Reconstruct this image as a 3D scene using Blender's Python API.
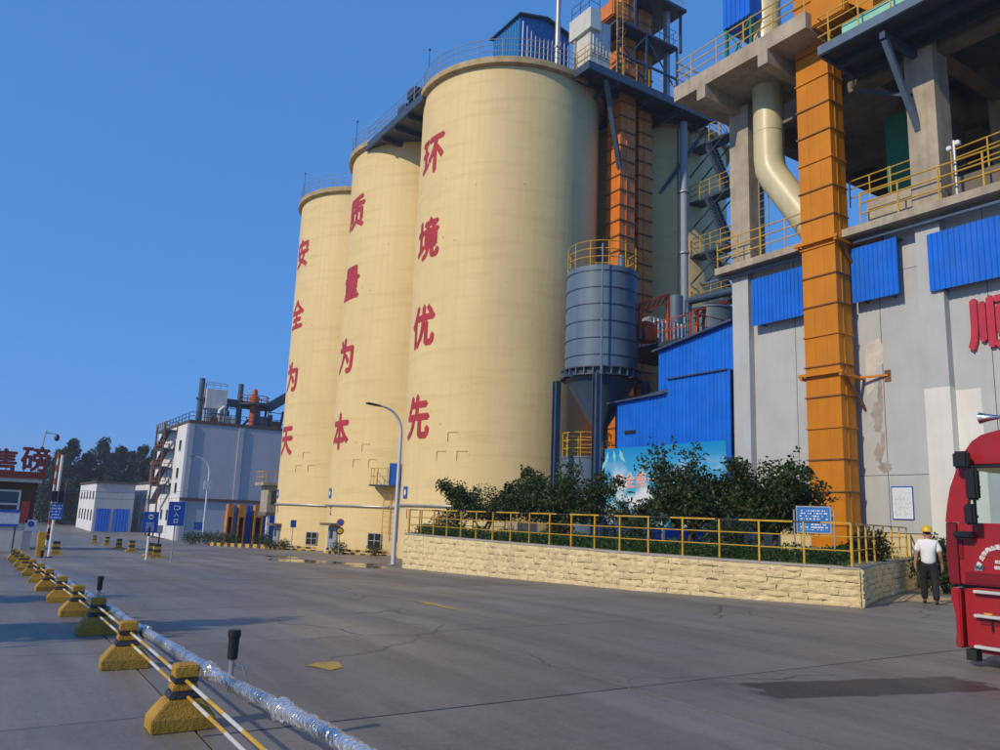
import bpy, bmesh, math, random
from mathutils import Vector, Matrix
random.seed(7)
S = bpy.context.scene
COL = S.collection
for o in list(bpy.data.objects): bpy.data.objects.remove(o)

# ------------------------------------------------------------------ camera
FPX, CAMH = 780.0, 1.58
PITCH, ROLL, YAW = math.radians(10.3), math.radians(2.2), math.radians(33)
_cp, _sp = math.cos(PITCH), math.sin(PITCH)
FW = Vector((math.sin(YAW)*_cp, math.cos(YAW)*_cp, _sp))
_r0 = Vector((math.cos(YAW), -math.sin(YAW), 0)); _u0 = _r0.cross(FW)
RT = _r0*math.cos(ROLL) + _u0*math.sin(ROLL)
UP = _u0*math.cos(ROLL) - _r0*math.sin(ROLL)
CAM = Vector((0, 0, CAMH))
cd = bpy.data.cameras.new('camera'); cam = bpy.data.objects.new('camera', cd); COL.objects.link(cam)
cd.sensor_width = 36; cd.lens = FPX/1000*36; cd.clip_start = .05; cd.clip_end = 6000
cam.matrix_world = Matrix(((RT.x, UP.x, -FW.x, 0), (RT.y, UP.y, -FW.y, 0), (RT.z, UP.z, -FW.z, CAMH), (0, 0, 0, 1)))
S.camera = cam

# ------------------------------------------------------------------ sky and sun
SUN_AZ, SUN_EL = math.radians(-98), math.radians(33)
w = bpy.data.worlds.new('World'); S.world = w; w.use_nodes = True
nt = w.node_tree; bg = nt.nodes['Background']
sky = nt.nodes.new('ShaderNodeTexSky'); sky.sky_type = 'NISHITA'; sky.sun_disc = False
sky.sun_elevation = SUN_EL; sky.sun_rotation = SUN_AZ
sky.air_density = 1.0; sky.dust_density = 0.3; sky.ozone_density = 10.0; sky.altitude = 3000
gam = nt.nodes.new('ShaderNodeGamma'); gam.inputs[1].default_value = .27; nt.links.new(sky.outputs[0], gam.inputs[0])     # hazy summer air: flatter sky
tint = nt.nodes.new('ShaderNodeMix'); tint.data_type = 'RGBA'; tint.blend_type = 'MULTIPLY'; tint.inputs[0].default_value = 1
nt.links.new(gam.outputs[0], tint.inputs[6]); tint.inputs[7].default_value = (.64, 1.62, 3.2, 1)
nt.links.new(tint.outputs[2], bg.inputs[0]); bg.inputs[1].default_value = .15
sl = bpy.data.lights.new('sun', 'SUN'); so = bpy.data.objects.new('sun', sl); COL.objects.link(so)
sl.energy = 3.1; sl.angle = math.radians(.6); sl.color = (1, .85, .61)
sdir = Vector((math.sin(SUN_AZ)*math.cos(SUN_EL), math.cos(SUN_AZ)*math.cos(SUN_EL), math.sin(SUN_EL)))
so.rotation_euler = sdir.to_track_quat('Z', 'Y').to_euler(); so.location = (-30, 0, 60)
S.view_settings.view_transform = 'Standard'; S.view_settings.look = 'None'
S.view_settings.gamma = 1; S.view_settings.exposure = 0.08
S.render.resolution_x = 1024; S.render.resolution_y = 768

# ------------------------------------------------------------------ photo pixel -> place
def ray(x, y): return (FW*FPX + RT*(x-500) - UP*(y-375))/FPX
def atX(x, y, X): d = ray(x, y); return CAM + d*(X/d.x)
def atY(x, y, Y): d = ray(x, y); return CAM + d*(Y/d.y)
def atZ(x, y, Z): d = ray(x, y); return CAM + d*((Z-CAMH)/d.z)
SG = 0.03
def gz(Y):
    if Y < 6: return 0.0
    if Y < 14: return -SG*(Y-6)**2/16
    if Y < 110: return -SG*4 - SG*(Y-14)
    if Y < 130: t = Y-110; return -SG*100 - SG*(t-t*t/40)
    return -SG*110
def ground(x, y):
    d = ray(x, y); t = .5
    while t < 600:
        p = CAM + d*t
        if p.z < gz(p.y): return Vector((p.x, p.y, gz(p.y)))
        t *= 1.001
    return p

# ------------------------------------------------------------------ materials
MATS = {}
def mat(name, col, rough=.6, metal=0., var=.12, scale=1.5, streak=0., dirt=None, dirtamt=.0, bump=.0, bscale=40, coat=0., spec=.5, rnd=0., trans=0.):
    if name in MATS: return MATS[name]
    m = bpy.data.materials.new(name); m.use_nodes = True; n = m.node_tree.nodes; L = m.node_tree.links
    b = n['Principled BSDF']; b.inputs['Roughness'].default_value = rough; b.inputs['Metallic'].default_value = metal
    b.inputs['Coat Weight'].default_value = coat; b.inputs['Specular IOR Level'].default_value = spec
    geo = n.new('ShaderNodeNewGeometry')
    def noise(sc, vec=None, det=5):
        t = n.new('ShaderNodeTexNoise'); t.inputs['Scale'].default_value = sc; t.inputs['Detail'].default_value = det
        t.inputs['Roughness'].default_value = .6
        L.new(vec if vec else geo.outputs['Position'], t.inputs['Vector']); return t.outputs['Fac']
    def mix(f, a, bb, mode='MIX'):
        x = n.new('ShaderNodeMix'); x.data_type = 'RGBA'; x.blend_type = mode
        if isinstance(f, float): x.inputs[0].default_value = f
        else: L.new(f, x.inputs[0])
        for i, c in ((6, a), (7, bb)):
            if isinstance(c, tuple): x.inputs[i].default_value = (*c, 1) if len(c) == 3 else c
            else: L.new(c, x.inputs[i])
        return x.outputs[2]
    def ramp(f, lo, hi):
        r = n.new('ShaderNodeMapRange'); r.inputs[1].default_value = lo; r.inputs[2].default_value = hi; L.new(f, r.inputs[0]); return r.outputs[0]
    c0 = tuple(x*(1-var) for x in col); c1 = tuple(min(1, x*(1+var)) for x in col)
    c = mix(ramp(noise(scale), .3, .7), c0, c1)
    if streak:
        mp = n.new('ShaderNodeMapping'); mp.inputs['Scale'].default_value = (1.6, 1.6, .07); L.new(geo.outputs['Position'], mp.inputs[0])
        f = ramp(noise(2.2, mp.outputs[0], 6), .42, .75); mm = n.new('ShaderNodeMath'); mm.operation = 'MULTIPLY'; L.new(f, mm.inputs[0]); mm.inputs[1].default_value = streak
        c = mix(mm.outputs[0], c, dirt or tuple(x*.45 for x in col))
    if dirtamt:
        f = ramp(noise(scale*.45+.13, None, 8), .52, .72); mm = n.new('ShaderNodeMath'); mm.operation = 'MULTIPLY'; L.new(f, mm.inputs[0]); mm.inputs[1].default_value = dirtamt
        c = mix(mm.outputs[0], c, dirt or tuple(x*.4 for x in col))
    if rnd:
        oi = n.new('ShaderNodeObjectInfo'); hv = n.new('ShaderNodeHueSaturation')
        r = n.new('ShaderNodeMapRange'); r.inputs[3].default_value = 1-rnd; r.inputs[4].default_value = 1+rnd; L.new(oi.outputs['Random'], r.inputs[0])
        L.new(r.outputs[0], hv.inputs['Value']); L.new(c, hv.inputs['Color']); c = hv.outputs[0]
    L.new(c, b.inputs['Base Color'])
    if bump:
        bp = n.new('ShaderNodeBump'); bp.inputs['Strength'].default_value = bump; bp.inputs['Distance'].default_value = .02
        L.new(noise(bscale, None, 3), bp.inputs['Height']); L.new(bp.outputs[0], b.inputs['Normal'])
    if trans:
        b.inputs['Transmission Weight'].default_value = trans
    MATS[name] = m; return m

def leaf_mat(name, a, b_, c_=None, spread=.5):
    m = bpy.data.materials.new(name); m.use_nodes = True; n = m.node_tree.nodes; L = m.node_tree.links
    b = n['Principled BSDF']; b.inputs['Roughness'].default_value = .5; b.inputs['Specular IOR Level'].default_value = .35
    g = n.new('ShaderNodeNewGeometry'); r = n.new('ShaderNodeValToRGB')
    r.color_ramp.elements[0].color = (*a, 1); r.color_ramp.elements[1].color = (*b_, 1)
    if c_: e = r.color_ramp.elements.new(.93); e.color = (*b_, 1); r.color_ramp.elements[2].color = (*c_, 1)
    L.new(g.outputs['Random Per Island'], r.inputs[0]); L.new(r.outputs[0], b.inputs['Base Color'])
    t = n.new('ShaderNodeBsdfTranslucent'); L.new(r.outputs[0], t.inputs[0]); mx = n.new('ShaderNodeMixShader'); mx.inputs[0].default_value = .25
    L.new(b.outputs[0], mx.inputs[1]); L.new(t.outputs[0], mx.inputs[2]); L.new(mx.outputs[0], n['Material Output'].inputs[0])
    MATS[name] = m; return m

def silo_mat():
    m = bpy.data.materials.new('cream_silo_paint'); m.use_nodes = True; n = m.node_tree.nodes; L = m.node_tree.links
    b = n['Principled BSDF']; b.inputs['Roughness'].default_value = .62; b.inputs['Specular IOR Level'].default_value = .3
    tc = n.new('ShaderNodeTexCoord'); sp = n.new('ShaderNodeSeparateXYZ'); L.new(tc.outputs['Object'], sp.inputs[0])
    at = n.new('ShaderNodeMath'); at.operation = 'ARCTAN2'; L.new(sp.outputs[1], at.inputs[0]); L.new(sp.outputs[0], at.inputs[1])
    ar = n.new('ShaderNodeMath'); ar.operation = 'MULTIPLY'; L.new(at.outputs[0], ar.inputs[0]); ar.inputs[1].default_value = 5.65
    def comb(su, sz):
        cx = n.new('ShaderNodeCombineXYZ')
        a = n.new('ShaderNodeMath'); a.operation = 'MULTIPLY'; a.inputs[1].default_value = su; L.new(ar.outputs[0], a.inputs[0])
        z = n.new('ShaderNodeMath'); z.operation = 'MULTIPLY'; z.inputs[1].default_value = sz; L.new(sp.outputs[2], z.inputs[0])
        L.new(a.outputs[0], cx.inputs[0]); L.new(z.outputs[0], cx.inputs[1]); return cx.outputs[0]
    def noise(v, sc, det=6):
        t = n.new('ShaderNodeTexNoise'); t.inputs['Scale'].default_value = sc; t.inputs['Detail'].default_value = det; L.new(v, t.inputs['Vector']); return t.outputs['Fac']
    def rng(f, a, bb, c=0., d=1.):
        r = n.new('ShaderNodeMapRange'); L.new(f, r.inputs[0]); r.inputs[1].default_value = a; r.inputs[2].default_value = bb; r.inputs[3].default_value = c; r.inputs[4].default_value = d; return r.outputs[0]
    def mix(f, a, bb, mode='MIX'):
        x = n.new('ShaderNodeMix'); x.data_type = 'RGBA'; x.blend_type = mode; L.new(f, x.inputs[0])
        for i, c in ((6, a), (7, bb)):
            if isinstance(c, tuple): x.inputs[i].default_value = (*c, 1)
            else: L.new(c, x.inputs[i])
        return x.outputs[2]
    c = mix(rng(noise(comb(.5, .25), .6), .3, .7), (.73, .56, .265), (.80, .625, .31))
    c = mix(rng(noise(comb(3.2, .05), 1.2), .5, .72, 0, .20), c, (.55, .41, .19))
    c = mix(rng(noise(comb(.3, 2.2), .9, 3), .52, .72, 0, .34), c, (.57, .42, .19))
    c = mix(rng(noise(comb(.16, .10), 1.3, 9), .52, .74, 0, .38), c, (.60, .47, .25))
    c = mix(rng(noise(comb(9., .035), 1.1, 4), .60, .72, 0, .14), c, (.45, .34, .17))
    br = n.new('ShaderNodeTexBrick'); br.inputs['Scale'].default_value = 1; br.offset = 0
    br.inputs['Brick Width'].default_value = .62; br.inputs['Row Height'].default_value = .41; br.inputs['Mortar Size'].default_value = .018; br.inputs['Mortar Smooth'].default_value = .7
    L.new(comb(1, 1), br.inputs['Vector'])
    c = mix(rng(br.outputs['Fac'], 0, 1, 0, .10), c, (.45, .35, .19))
    sps = noise(comb(1.1, 1.1), 2.3, 2); c = mix(rng(sps, .735, .76, 0, .5), c, (.25, .19, .10))
    L.new(c, b.inputs['Base Color'])
    bp = n.new('ShaderNodeBump'); bp.inputs['Strength'].default_value = .35; bp.inputs['Distance'].default_value = .03
    L.new(noise(comb(1.5, .6), 2.5, 5), bp.inputs['Height']); L.new(bp.outputs[0], b.inputs['Normal'])
    MATS['silo'] = m; return m

def road_mat():
    m = bpy.data.materials.new('worn_concrete_road'); m.use_nodes = True; n = m.node_tree.nodes; L = m.node_tree.links
    b = n['Principled BSDF']; b.inputs['Specular IOR Level'].default_value = .35
    g = n.new('ShaderNodeNewGeometry'); P = g.outputs['Position']
    def mp(s, rot=0.):
        x = n.new('ShaderNodeMapping'); x.inputs['Scale'].default_value = s; x.inputs['Rotation'].default_value = (0, 0, rot); L.new(P, x.inputs[0]); return x.outputs[0]
    def noise(v, sc, det=8, rg=.6, dist=0.):
        t = n.new('ShaderNodeTexNoise'); t.inputs['Scale'].default_value = sc; t.inputs['Detail'].default_value = det; t.inputs['Roughness'].default_value = rg
        t.inputs['Distortion'].default_value = dist; L.new(v, t.inputs['Vector']); return t.outputs['Fac']
    def rng(f, a, bb, c=0., d=1.):
        r = n.new('ShaderNodeMapRange'); L.new(f, r.inputs[0]); r.inputs[1].default_value = a; r.inputs[2].default_value = bb; r.inputs[3].default_value = c; r.inputs[4].default_value = d; return r.outputs[0]
    def mix(f, a, bb, mode='MIX'):
        x = n.new('ShaderNodeMix'); x.data_type = 'RGBA'; x.blend_type = mode
        if isinstance(f, float): x.inputs[0].default_value = f
        else: L.new(f, x.inputs[0])
        for i, c in ((6, a), (7, bb)):
            if isinstance(c, tuple): x.inputs[i].default_value = (*c, 1)
            else: L.new(c, x.inputs[i])
        return x.outputs[2]
    c = mix(rng(noise(P, .35), .32, .68), (.175, .155, .137), (.25, .226, .204))
    c = mix(rng(noise(mp((1, .06, 1), -.03), 1.3, 7), .38, .66, 0, .7), c, (.112, .10, .092))       # tyre tracks along the road
    c = mix(rng(noise(mp((1, .10, 1), .55), .9, 6), .5, .72, 0, .55), c, (.10, .09, .085))             # turning tracks
    c = mix(rng(noise(mp((1, .05, 1), -.05), 5., 4), .58, .74, 0, .35), c, (.27, .25, .235))          # pale scrapes
    c = mix(rng(noise(P, .9, 9, .65), .55, .78, 0, .55), c, (.085, .076, .07))                          # oil blotches
    c = mix(rng(noise(P, 9, 4), .35, .7, 0, .22), c, (.28, .255, .235))
    c = mix(rng(noise(P, 90, 3), .5, .75, 0, .5), c, (.075, .07, .065))
    c = mix(rng(noise(mp((1, .25, 1), -.1), 2.6, 9, .7), .60, .70, 0, .4), c, (.085, .078, .072))
    # one dark asphalt repair with ragged edges in front of the truck
    pm = n.new('ShaderNodeMapping'); pm.vector_type = 'TEXTURE'; pm.inputs['Location'].default_value = (7.95, 4.95, 0); pm.inputs['Rotation'].default_value = (0, 0, -.26); pm.inputs['Scale'].default_value = (1.42, .36, 1); L.new(P, pm.inputs[0])
    px_ = n.new('ShaderNodeSeparateXYZ'); L.new(pm.outputs[0], px_.inputs[0]); ab = []
    for q in (0, 1):
        am = n.new('ShaderNodeMath'); am.operation = 'ABSOLUTE'; L.new(px_.outputs[q], am.inputs[0]); ab.append(am.outputs[0])
    mx_ = n.new('ShaderNodeMath'); mx_.operation = 'MAXIMUM'; L.new(ab[0], mx_.inputs[0]); L.new(ab[1], mx_.inputs[1])
    wob = n.new('ShaderNodeMath'); wob.operation = 'MULTIPLY_ADD'; L.new(noise(P, 2.6, 7, .65), wob.inputs[0]); wob.inputs[1].default_value = .75; L.new(mx_.outputs[0], wob.inputs[2])
    pmask = rng(wob.outputs[0], 1.40, 1.32)
    c = mix(pmask, c, mix(rng(noise(P, 35, 5, .7), .35, .7), (.036, .032, .030), (.095, .085, .078)))
    # cracks
    dn = n.new('ShaderNodeTexNoise'); dn.inputs['Scale'].default_value = .8; dn.inputs['Detail'].default_value = 6; L.new(P, dn.inputs['Vector'])
    ad = n.new('ShaderNodeVectorMath'); ad.operation = 'MULTIPLY_ADD'; L.new(dn.outputs['Color'], ad.inputs[0]); ad.inputs[1].default_value = (1.2, 1.2, 0); L.new(P, ad.inputs[2])
    vo = n.new('ShaderNodeTexVoronoi'); vo.feature = 'DISTANCE_TO_EDGE'; vo.inputs['Scale'].default_value = .27; L.new(ad.outputs[0], vo.inputs['Vector'])
    ck = rng(vo.outputs['Distance'], .0, .0052, 1., 0.); mk = rng(noise(P, .3, 2), .49, .57)
    mm = n.new('ShaderNodeMath'); mm.operation = 'MULTIPLY'; L.new(ck, mm.inputs[0]); L.new(mk, mm.inputs[1])
    c = mix(mm.outputs[0], c, (.035, .03, .028))
    oi = n.new('ShaderNodeObjectInfo'); hv = n.new('ShaderNodeHueSaturation'); L.new(rng(oi.outputs['Random'], 0, 1, .88, 1.12), hv.inputs['Value']); L.new(c, hv.inputs['Color'])
    L.new(hv.outputs[0], b.inputs['Base Color'])
    L.new(rng(noise(mp((1, .12, 1)), .5), .35, .65, .42, .7), b.inputs['Roughness'])
    bp = n.new('ShaderNodeBump'); bp.inputs['Strength'].default_value = .5; bp.inputs['Distance'].default_value = .01
    L.new(noise(P, 22, 5), bp.inputs['Height'])
    b2 = n.new('ShaderNodeBump'); b2.inputs['Strength'].default_value = .4; b2.inputs['Distance'].default_value = -.02; L.new(mm.outputs[0], b2.inputs['Height']); L.new(bp.outputs[0], b2.inputs['Normal'])
    L.new(b2.outputs[0], b.inputs['Normal']); MATS['road'] = m; return m

def print_mat(name, base, ink, su, sz, axis='Y', thr=.52, border=None):
    """small print that the photograph does not let one read: rows of grey marks on a sheet"""
    m = bpy.data.materials.new(name); m.use_nodes = True; n = m.node_tree.nodes; L = m.node_tree.links
    b = n['Principled BSDF']; b.inputs['Roughness'].default_value = .45
    tc = n.new('ShaderNodeTexCoord'); sp = n.new('ShaderNodeSeparateXYZ'); L.new(tc.outputs['Generated'], sp.inputs[0])
    cx = n.new('ShaderNodeCombineXYZ'); a = n.new('ShaderNodeMath'); a.operation = 'MULTIPLY'; a.inputs[1].default_value = su; L.new(sp.outputs[1 if axis == 'Y' else 0], a.inputs[0])
    z = n.new('ShaderNodeMath'); z.operation = 'MULTIPLY'; z.inputs[1].default_value = sz; L.new(sp.outputs[2], z.inputs[0])
    fl = n.new('ShaderNodeMath'); fl.operation = 'FLOOR'; L.new(z.outputs[0], fl.inputs[0]); fr = n.new('ShaderNodeMath'); fr.operation = 'FRACT'; L.new(z.outputs[0], fr.inputs[0])
    L.new(a.outputs[0], cx.inputs[0]); L.new(fl.outputs[0], cx.inputs[1])
    t = n.new('ShaderNodeTexNoise'); t.inputs['Scale'].default_value = 1.7; t.inputs['Detail'].default_value = 2; L.new(cx.outputs[0], t.inputs['Vector'])
    g1 = n.new('ShaderNodeMath'); g1.operation = 'GREATER_THAN'; g1.inputs[1].default_value = thr; L.new(t.outputs['Fac'], g1.inputs[0])
    g2 = n.new('ShaderNodeMath'); g2.operation = 'GREATER_THAN'; g2.inputs[1].default_value = .5; L.new(fr.outputs[0], g2.inputs[0])
    mu = n.new('ShaderNodeMath'); mu.operation = 'MULTIPLY'; L.new(g1.outputs[0], mu.inputs[0]); L.new(g2.outputs[0], mu.inputs[1])
    # keep margins clear
    cur = mu.outputs[0]
    for src in (sp.outputs[1 if axis == 'Y' else 0], sp.outputs[2]):
        s1 = n.new('ShaderNodeMath'); s1.operation = 'SUBTRACT'; L.new(src, s1.inputs[0]); s1.inputs[1].default_value = .5
        s2 = n.new('ShaderNodeMath'); s2.operation = 'ABSOLUTE'; L.new(s1.outputs[0], s2.inputs[0])
        s3 = n.new('ShaderNodeMath'); s3.operation = 'LESS_THAN'; L.new(s2.outputs[0], s3.inputs[0]); s3.inputs[1].default_value = .42
        s4 = n.new('ShaderNodeMath'); s4.operation = 'MULTIPLY'; L.new(cur, s4.inputs[0]); L.new(s3.outputs[0], s4.inputs[1]); cur = s4.outputs[0]
    x = n.new('ShaderNodeMix'); x.data_type = 'RGBA'; L.new(cur, x.inputs[0]); x.inputs[6].default_value = (*base, 1); x.inputs[7].default_value = (*ink, 1)
    L.new(x.outputs[2], b.inputs['Base Color']); MATS[name] = m; return m

def foil_mat():
    m = bpy.data.materials.new('crinkled_foil'); m.use_nodes = True; n = m.node_tree.nodes; L = m.node_tree.links
    b = n['Principled BSDF']; b.inputs['Metallic'].default_value = .85; b.inputs['Roughness'].default_value = .2; b.inputs['Base Color'].default_value = (.68, .70, .73, 1)
    g = n.new('ShaderNodeNewGeometry'); v = n.new('ShaderNodeTexVoronoi'); v.inputs['Scale'].default_value = 34; v.feature = 'F1'; L.new(g.outputs['Position'], v.inputs['Vector'])
    t = n.new('ShaderNodeTexNoise'); t.inputs['Scale'].default_value = 14; t.inputs['Detail'].default_value = 6; L.new(g.outputs['Position'], t.inputs['Vector'])
    bp = n.new('ShaderNodeBump'); bp.inputs['Strength'].default_value = .9; bp.inputs['Distance'].default_value = .018; L.new(v.outputs['Distance'], bp.inputs['Height'])
    b2 = n.new('ShaderNodeBump'); b2.inputs['Strength'].default_value = .7; b2.inputs['Distance'].default_value = .025; L.new(t.outputs['Fac'], b2.inputs['Height']); L.new(bp.outputs[0], b2.inputs['Normal'])
    L.new(b2.outputs[0], b.inputs['Normal'])
    r = n.new('ShaderNodeMapRange'); r.inputs[1].default_value = .4; r.inputs[2].default_value = .62; r.inputs[3].default_value = .65; r.inputs[4].default_value = 1.0
    t2 = n.new('ShaderNodeTexNoise'); t2.inputs['Scale'].default_value = 2.5; t2.inputs['Detail'].default_value = 5; L.new(g.outputs['Position'], t2.inputs['Vector']); L.new(t2.outputs['Fac'], r.inputs[0]); L.new(r.outputs[0], b.inputs['Metallic'])
    MATS['foil'] = m; return m

silo_mat(); road_mat(); foil_mat()
mat('red_paint', (.44, .032, .036), .55, var=.18, scale=1.1)
mat('red_letter', (.50, .03, .05), .4)
mat('dark_red', (.16, .022, .018), .6)
mat('rim', (.42, .31, .15), .7, var=.25, scale=2, streak=.3)
mat('roof_grey', (.3, .29, .27), .8)
mat('orange', (.58, .205, .006), .5, var=.10, scale=.9, streak=.28, dirt=(.36, .11, .008), spec=.3)
mat('orange_red', (.68, .19, .02), .45, var=.18, scale=1.2, streak=.35, dirt=(.26, .06, .012))
mat('machine_orange', (.48, .08, .015), .5, var=.2, dirtamt=.4, dirt=(.1, .03, .01))
mat('blue_sheet', (.001, .135, .66), .5, spec=.3, var=.16, scale=1.1, streak=.30, dirt=(.045, .17, .50), dirtamt=.25)
mat('blue_sheet_light', (.012, .16, .42), .4, var=.1, streak=.2, dirt=(.02, .12, .3))
mat('steel_blue', (.105, .165, .24), .5, var=.12, scale=1.2, streak=.45, dirt=(.055, .085, .13))
mat('steel_dark', (.035, .05, .085), .5, var=.25, scale=2, dirtamt=.3)
mat('steel_navy', (.045, .075, .13), .48, var=.2, scale=2, streak=.25)
mat('galv', (.36, .38, .41), .4, metal=.35, var=.15)
mat('lightpole', (.62, .63, .65), .4, metal=.1, var=.06)
mat('wall_grey', (.46, .48, .485), .75, var=.09, scale=.7, streak=.22, dirt=(.36, .35, .33), dirtamt=.3, bump=.25)
mat('wall_white', (.70, .69, .64), .75, var=.07, scale=.9, streak=.12, bump=.2)
mat('joint_dark', (.14, .135, .13), .9)
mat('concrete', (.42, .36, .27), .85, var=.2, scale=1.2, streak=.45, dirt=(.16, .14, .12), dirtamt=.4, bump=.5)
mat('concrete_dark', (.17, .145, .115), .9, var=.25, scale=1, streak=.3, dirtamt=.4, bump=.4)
mat('cream_band', (.62, .52, .30), .75, var=.1)
mat('stone', (.66, .535, .295), .8, var=.14, scale=6, dirtamt=.22, dirt=(.40, .30, .15), bump=.9, bscale=28, rnd=.10)
mat('mortar', (.44, .34, .18), .9, bump=.6)
mat('cap_concrete', (.36, .33, .28), .85, bump=.4)
mat('yellow', (.55, .33, .03), .5, var=.2, scale=3, dirtamt=.3, dirt=(.22, .12, .03))
mat('yellow_block', (.40, .225, .018), .65, var=.2, scale=5, dirtamt=.75, dirt=(.15, .095, .035), bump=.5)
mat('black_paint', (.025, .026, .032), .5, var=.2)
mat('black_block', (.035, .038, .048), .6, var=.3, scale=6, dirtamt=.4, dirt=(.1, .09, .07), bump=.4)
mat('black_plastic', (.012, .012, .014), .42)
mat('cream_pipe', (.62, .55, .33), .4, var=.06, streak=.2, coat=.1)
mat('green_tarp', (.015, .26, .15), .6, var=.15, bump=.3, bscale=5)
mat('mint', (.28, .62, .47), .5)
mat('white', (.74, .75, .76), .5, var=.05)
mat('white_dirty', (.58, .58, .56), .6, var=.12, streak=.3)
mat('cabin_cream', (.60, .60, .54), .55, var=.08, streak=.3)
mat('glass', (.02, .03, .04), .08, spec=.8)
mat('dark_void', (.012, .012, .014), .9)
mat('door_grey', (.26, .30, .34), .5, var=.1, streak=.2)
mat('far_wall', (.42, .43, .46), .85, var=.06, scale=.3, streak=.15)
mat('far_white', (.72, .73, .74), .8, var=.08, scale=.5, streak=.25)
mat('rust', (.20, .09, .035), .8, var=.3, scale=3)
mat('brown_fascia', (.09, .06, .045), .8, var=.2)
mat('soil', (.12, .085, .05), .95, bump=.6)
mat('bark', (.10, .075, .055), .9, bump=.8, bscale=20)
mat('sign_blue', (.012, .09, .42), .35)
mat('sign_white', (.78, .79, .8), .4)
mat('sand', (.42, .31, .18), .9, var=.2, dirtamt=.5, dirt=(.25, .22, .18), bump=.5)
mat('patch', (.088, .078, .072), .85, var=.45, scale=2.2, dirtamt=.5, dirt=(.13, .115, .105), bump=.8, bscale=60)
mat('yellow_mark', (.42, .27, .05), .7, var=.3, scale=5, dirtamt=.6, dirt=(.16, .13, .1))
mat('puddle', (.05, .046, .042), .07, var=.2)
mat('truck_red', (.36, .010, .016), .36, var=.12, scale=4, coat=.2, dirtamt=.5, dirt=(.20, .055, .045), streak=.25)
mat('truck_red_dark', (.19, .006, .010), .4, var=.08)
mat('rubber', (.015, .015, .016), .75)
mat('chrome', (.6, .6, .62), .15, metal=1)
mat('skin', (.36, .19, .12), .55, var=.05)
mat('hair', (.012, .01, .009), .6)
mat('shirt', (.80, .80, .80), .8, var=.03)
mat('trousers', (.012, .012, .014), .85)
mat('helmet', (.72, .48, .01), .3, coat=.4)
mat('portal', (.52, .20, .03), .7, var=.3, scale=2)
mat('timber', (.26, .20, .13), .8, var=.2)
leaf_mat('leaf_dark', (.014, .034, .008), (.048, .082, .020), (.14, .10, .045))
leaf_mat('leaf_red', (.03, .035, .012), (.07, .06, .025), (.14, .06, .03))
leaf_mat('leaf_hedge', (.018, .05, .010), (.06, .13, .02))
leaf_mat('leaf_far', (.012, .026, .014), (.035, .062, .030))
leaf_mat('blade', (.03, .07, .012), (.10, .15, .035))
# clear window glass
gm = bpy.data.materials.new('cab_glass'); gm.use_nodes = True; gb = gm.node_tree.nodes['Principled BSDF']
gb.inputs['Base Color'].default_value = (.85, .92, .92, 1); gb.inputs['Transmission Weight'].default_value = 1; gb.inputs['Roughness'].default_value = .02; gb.inputs['IOR'].default_value = 1.1
MATS['cab_glass'] = gm

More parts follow.
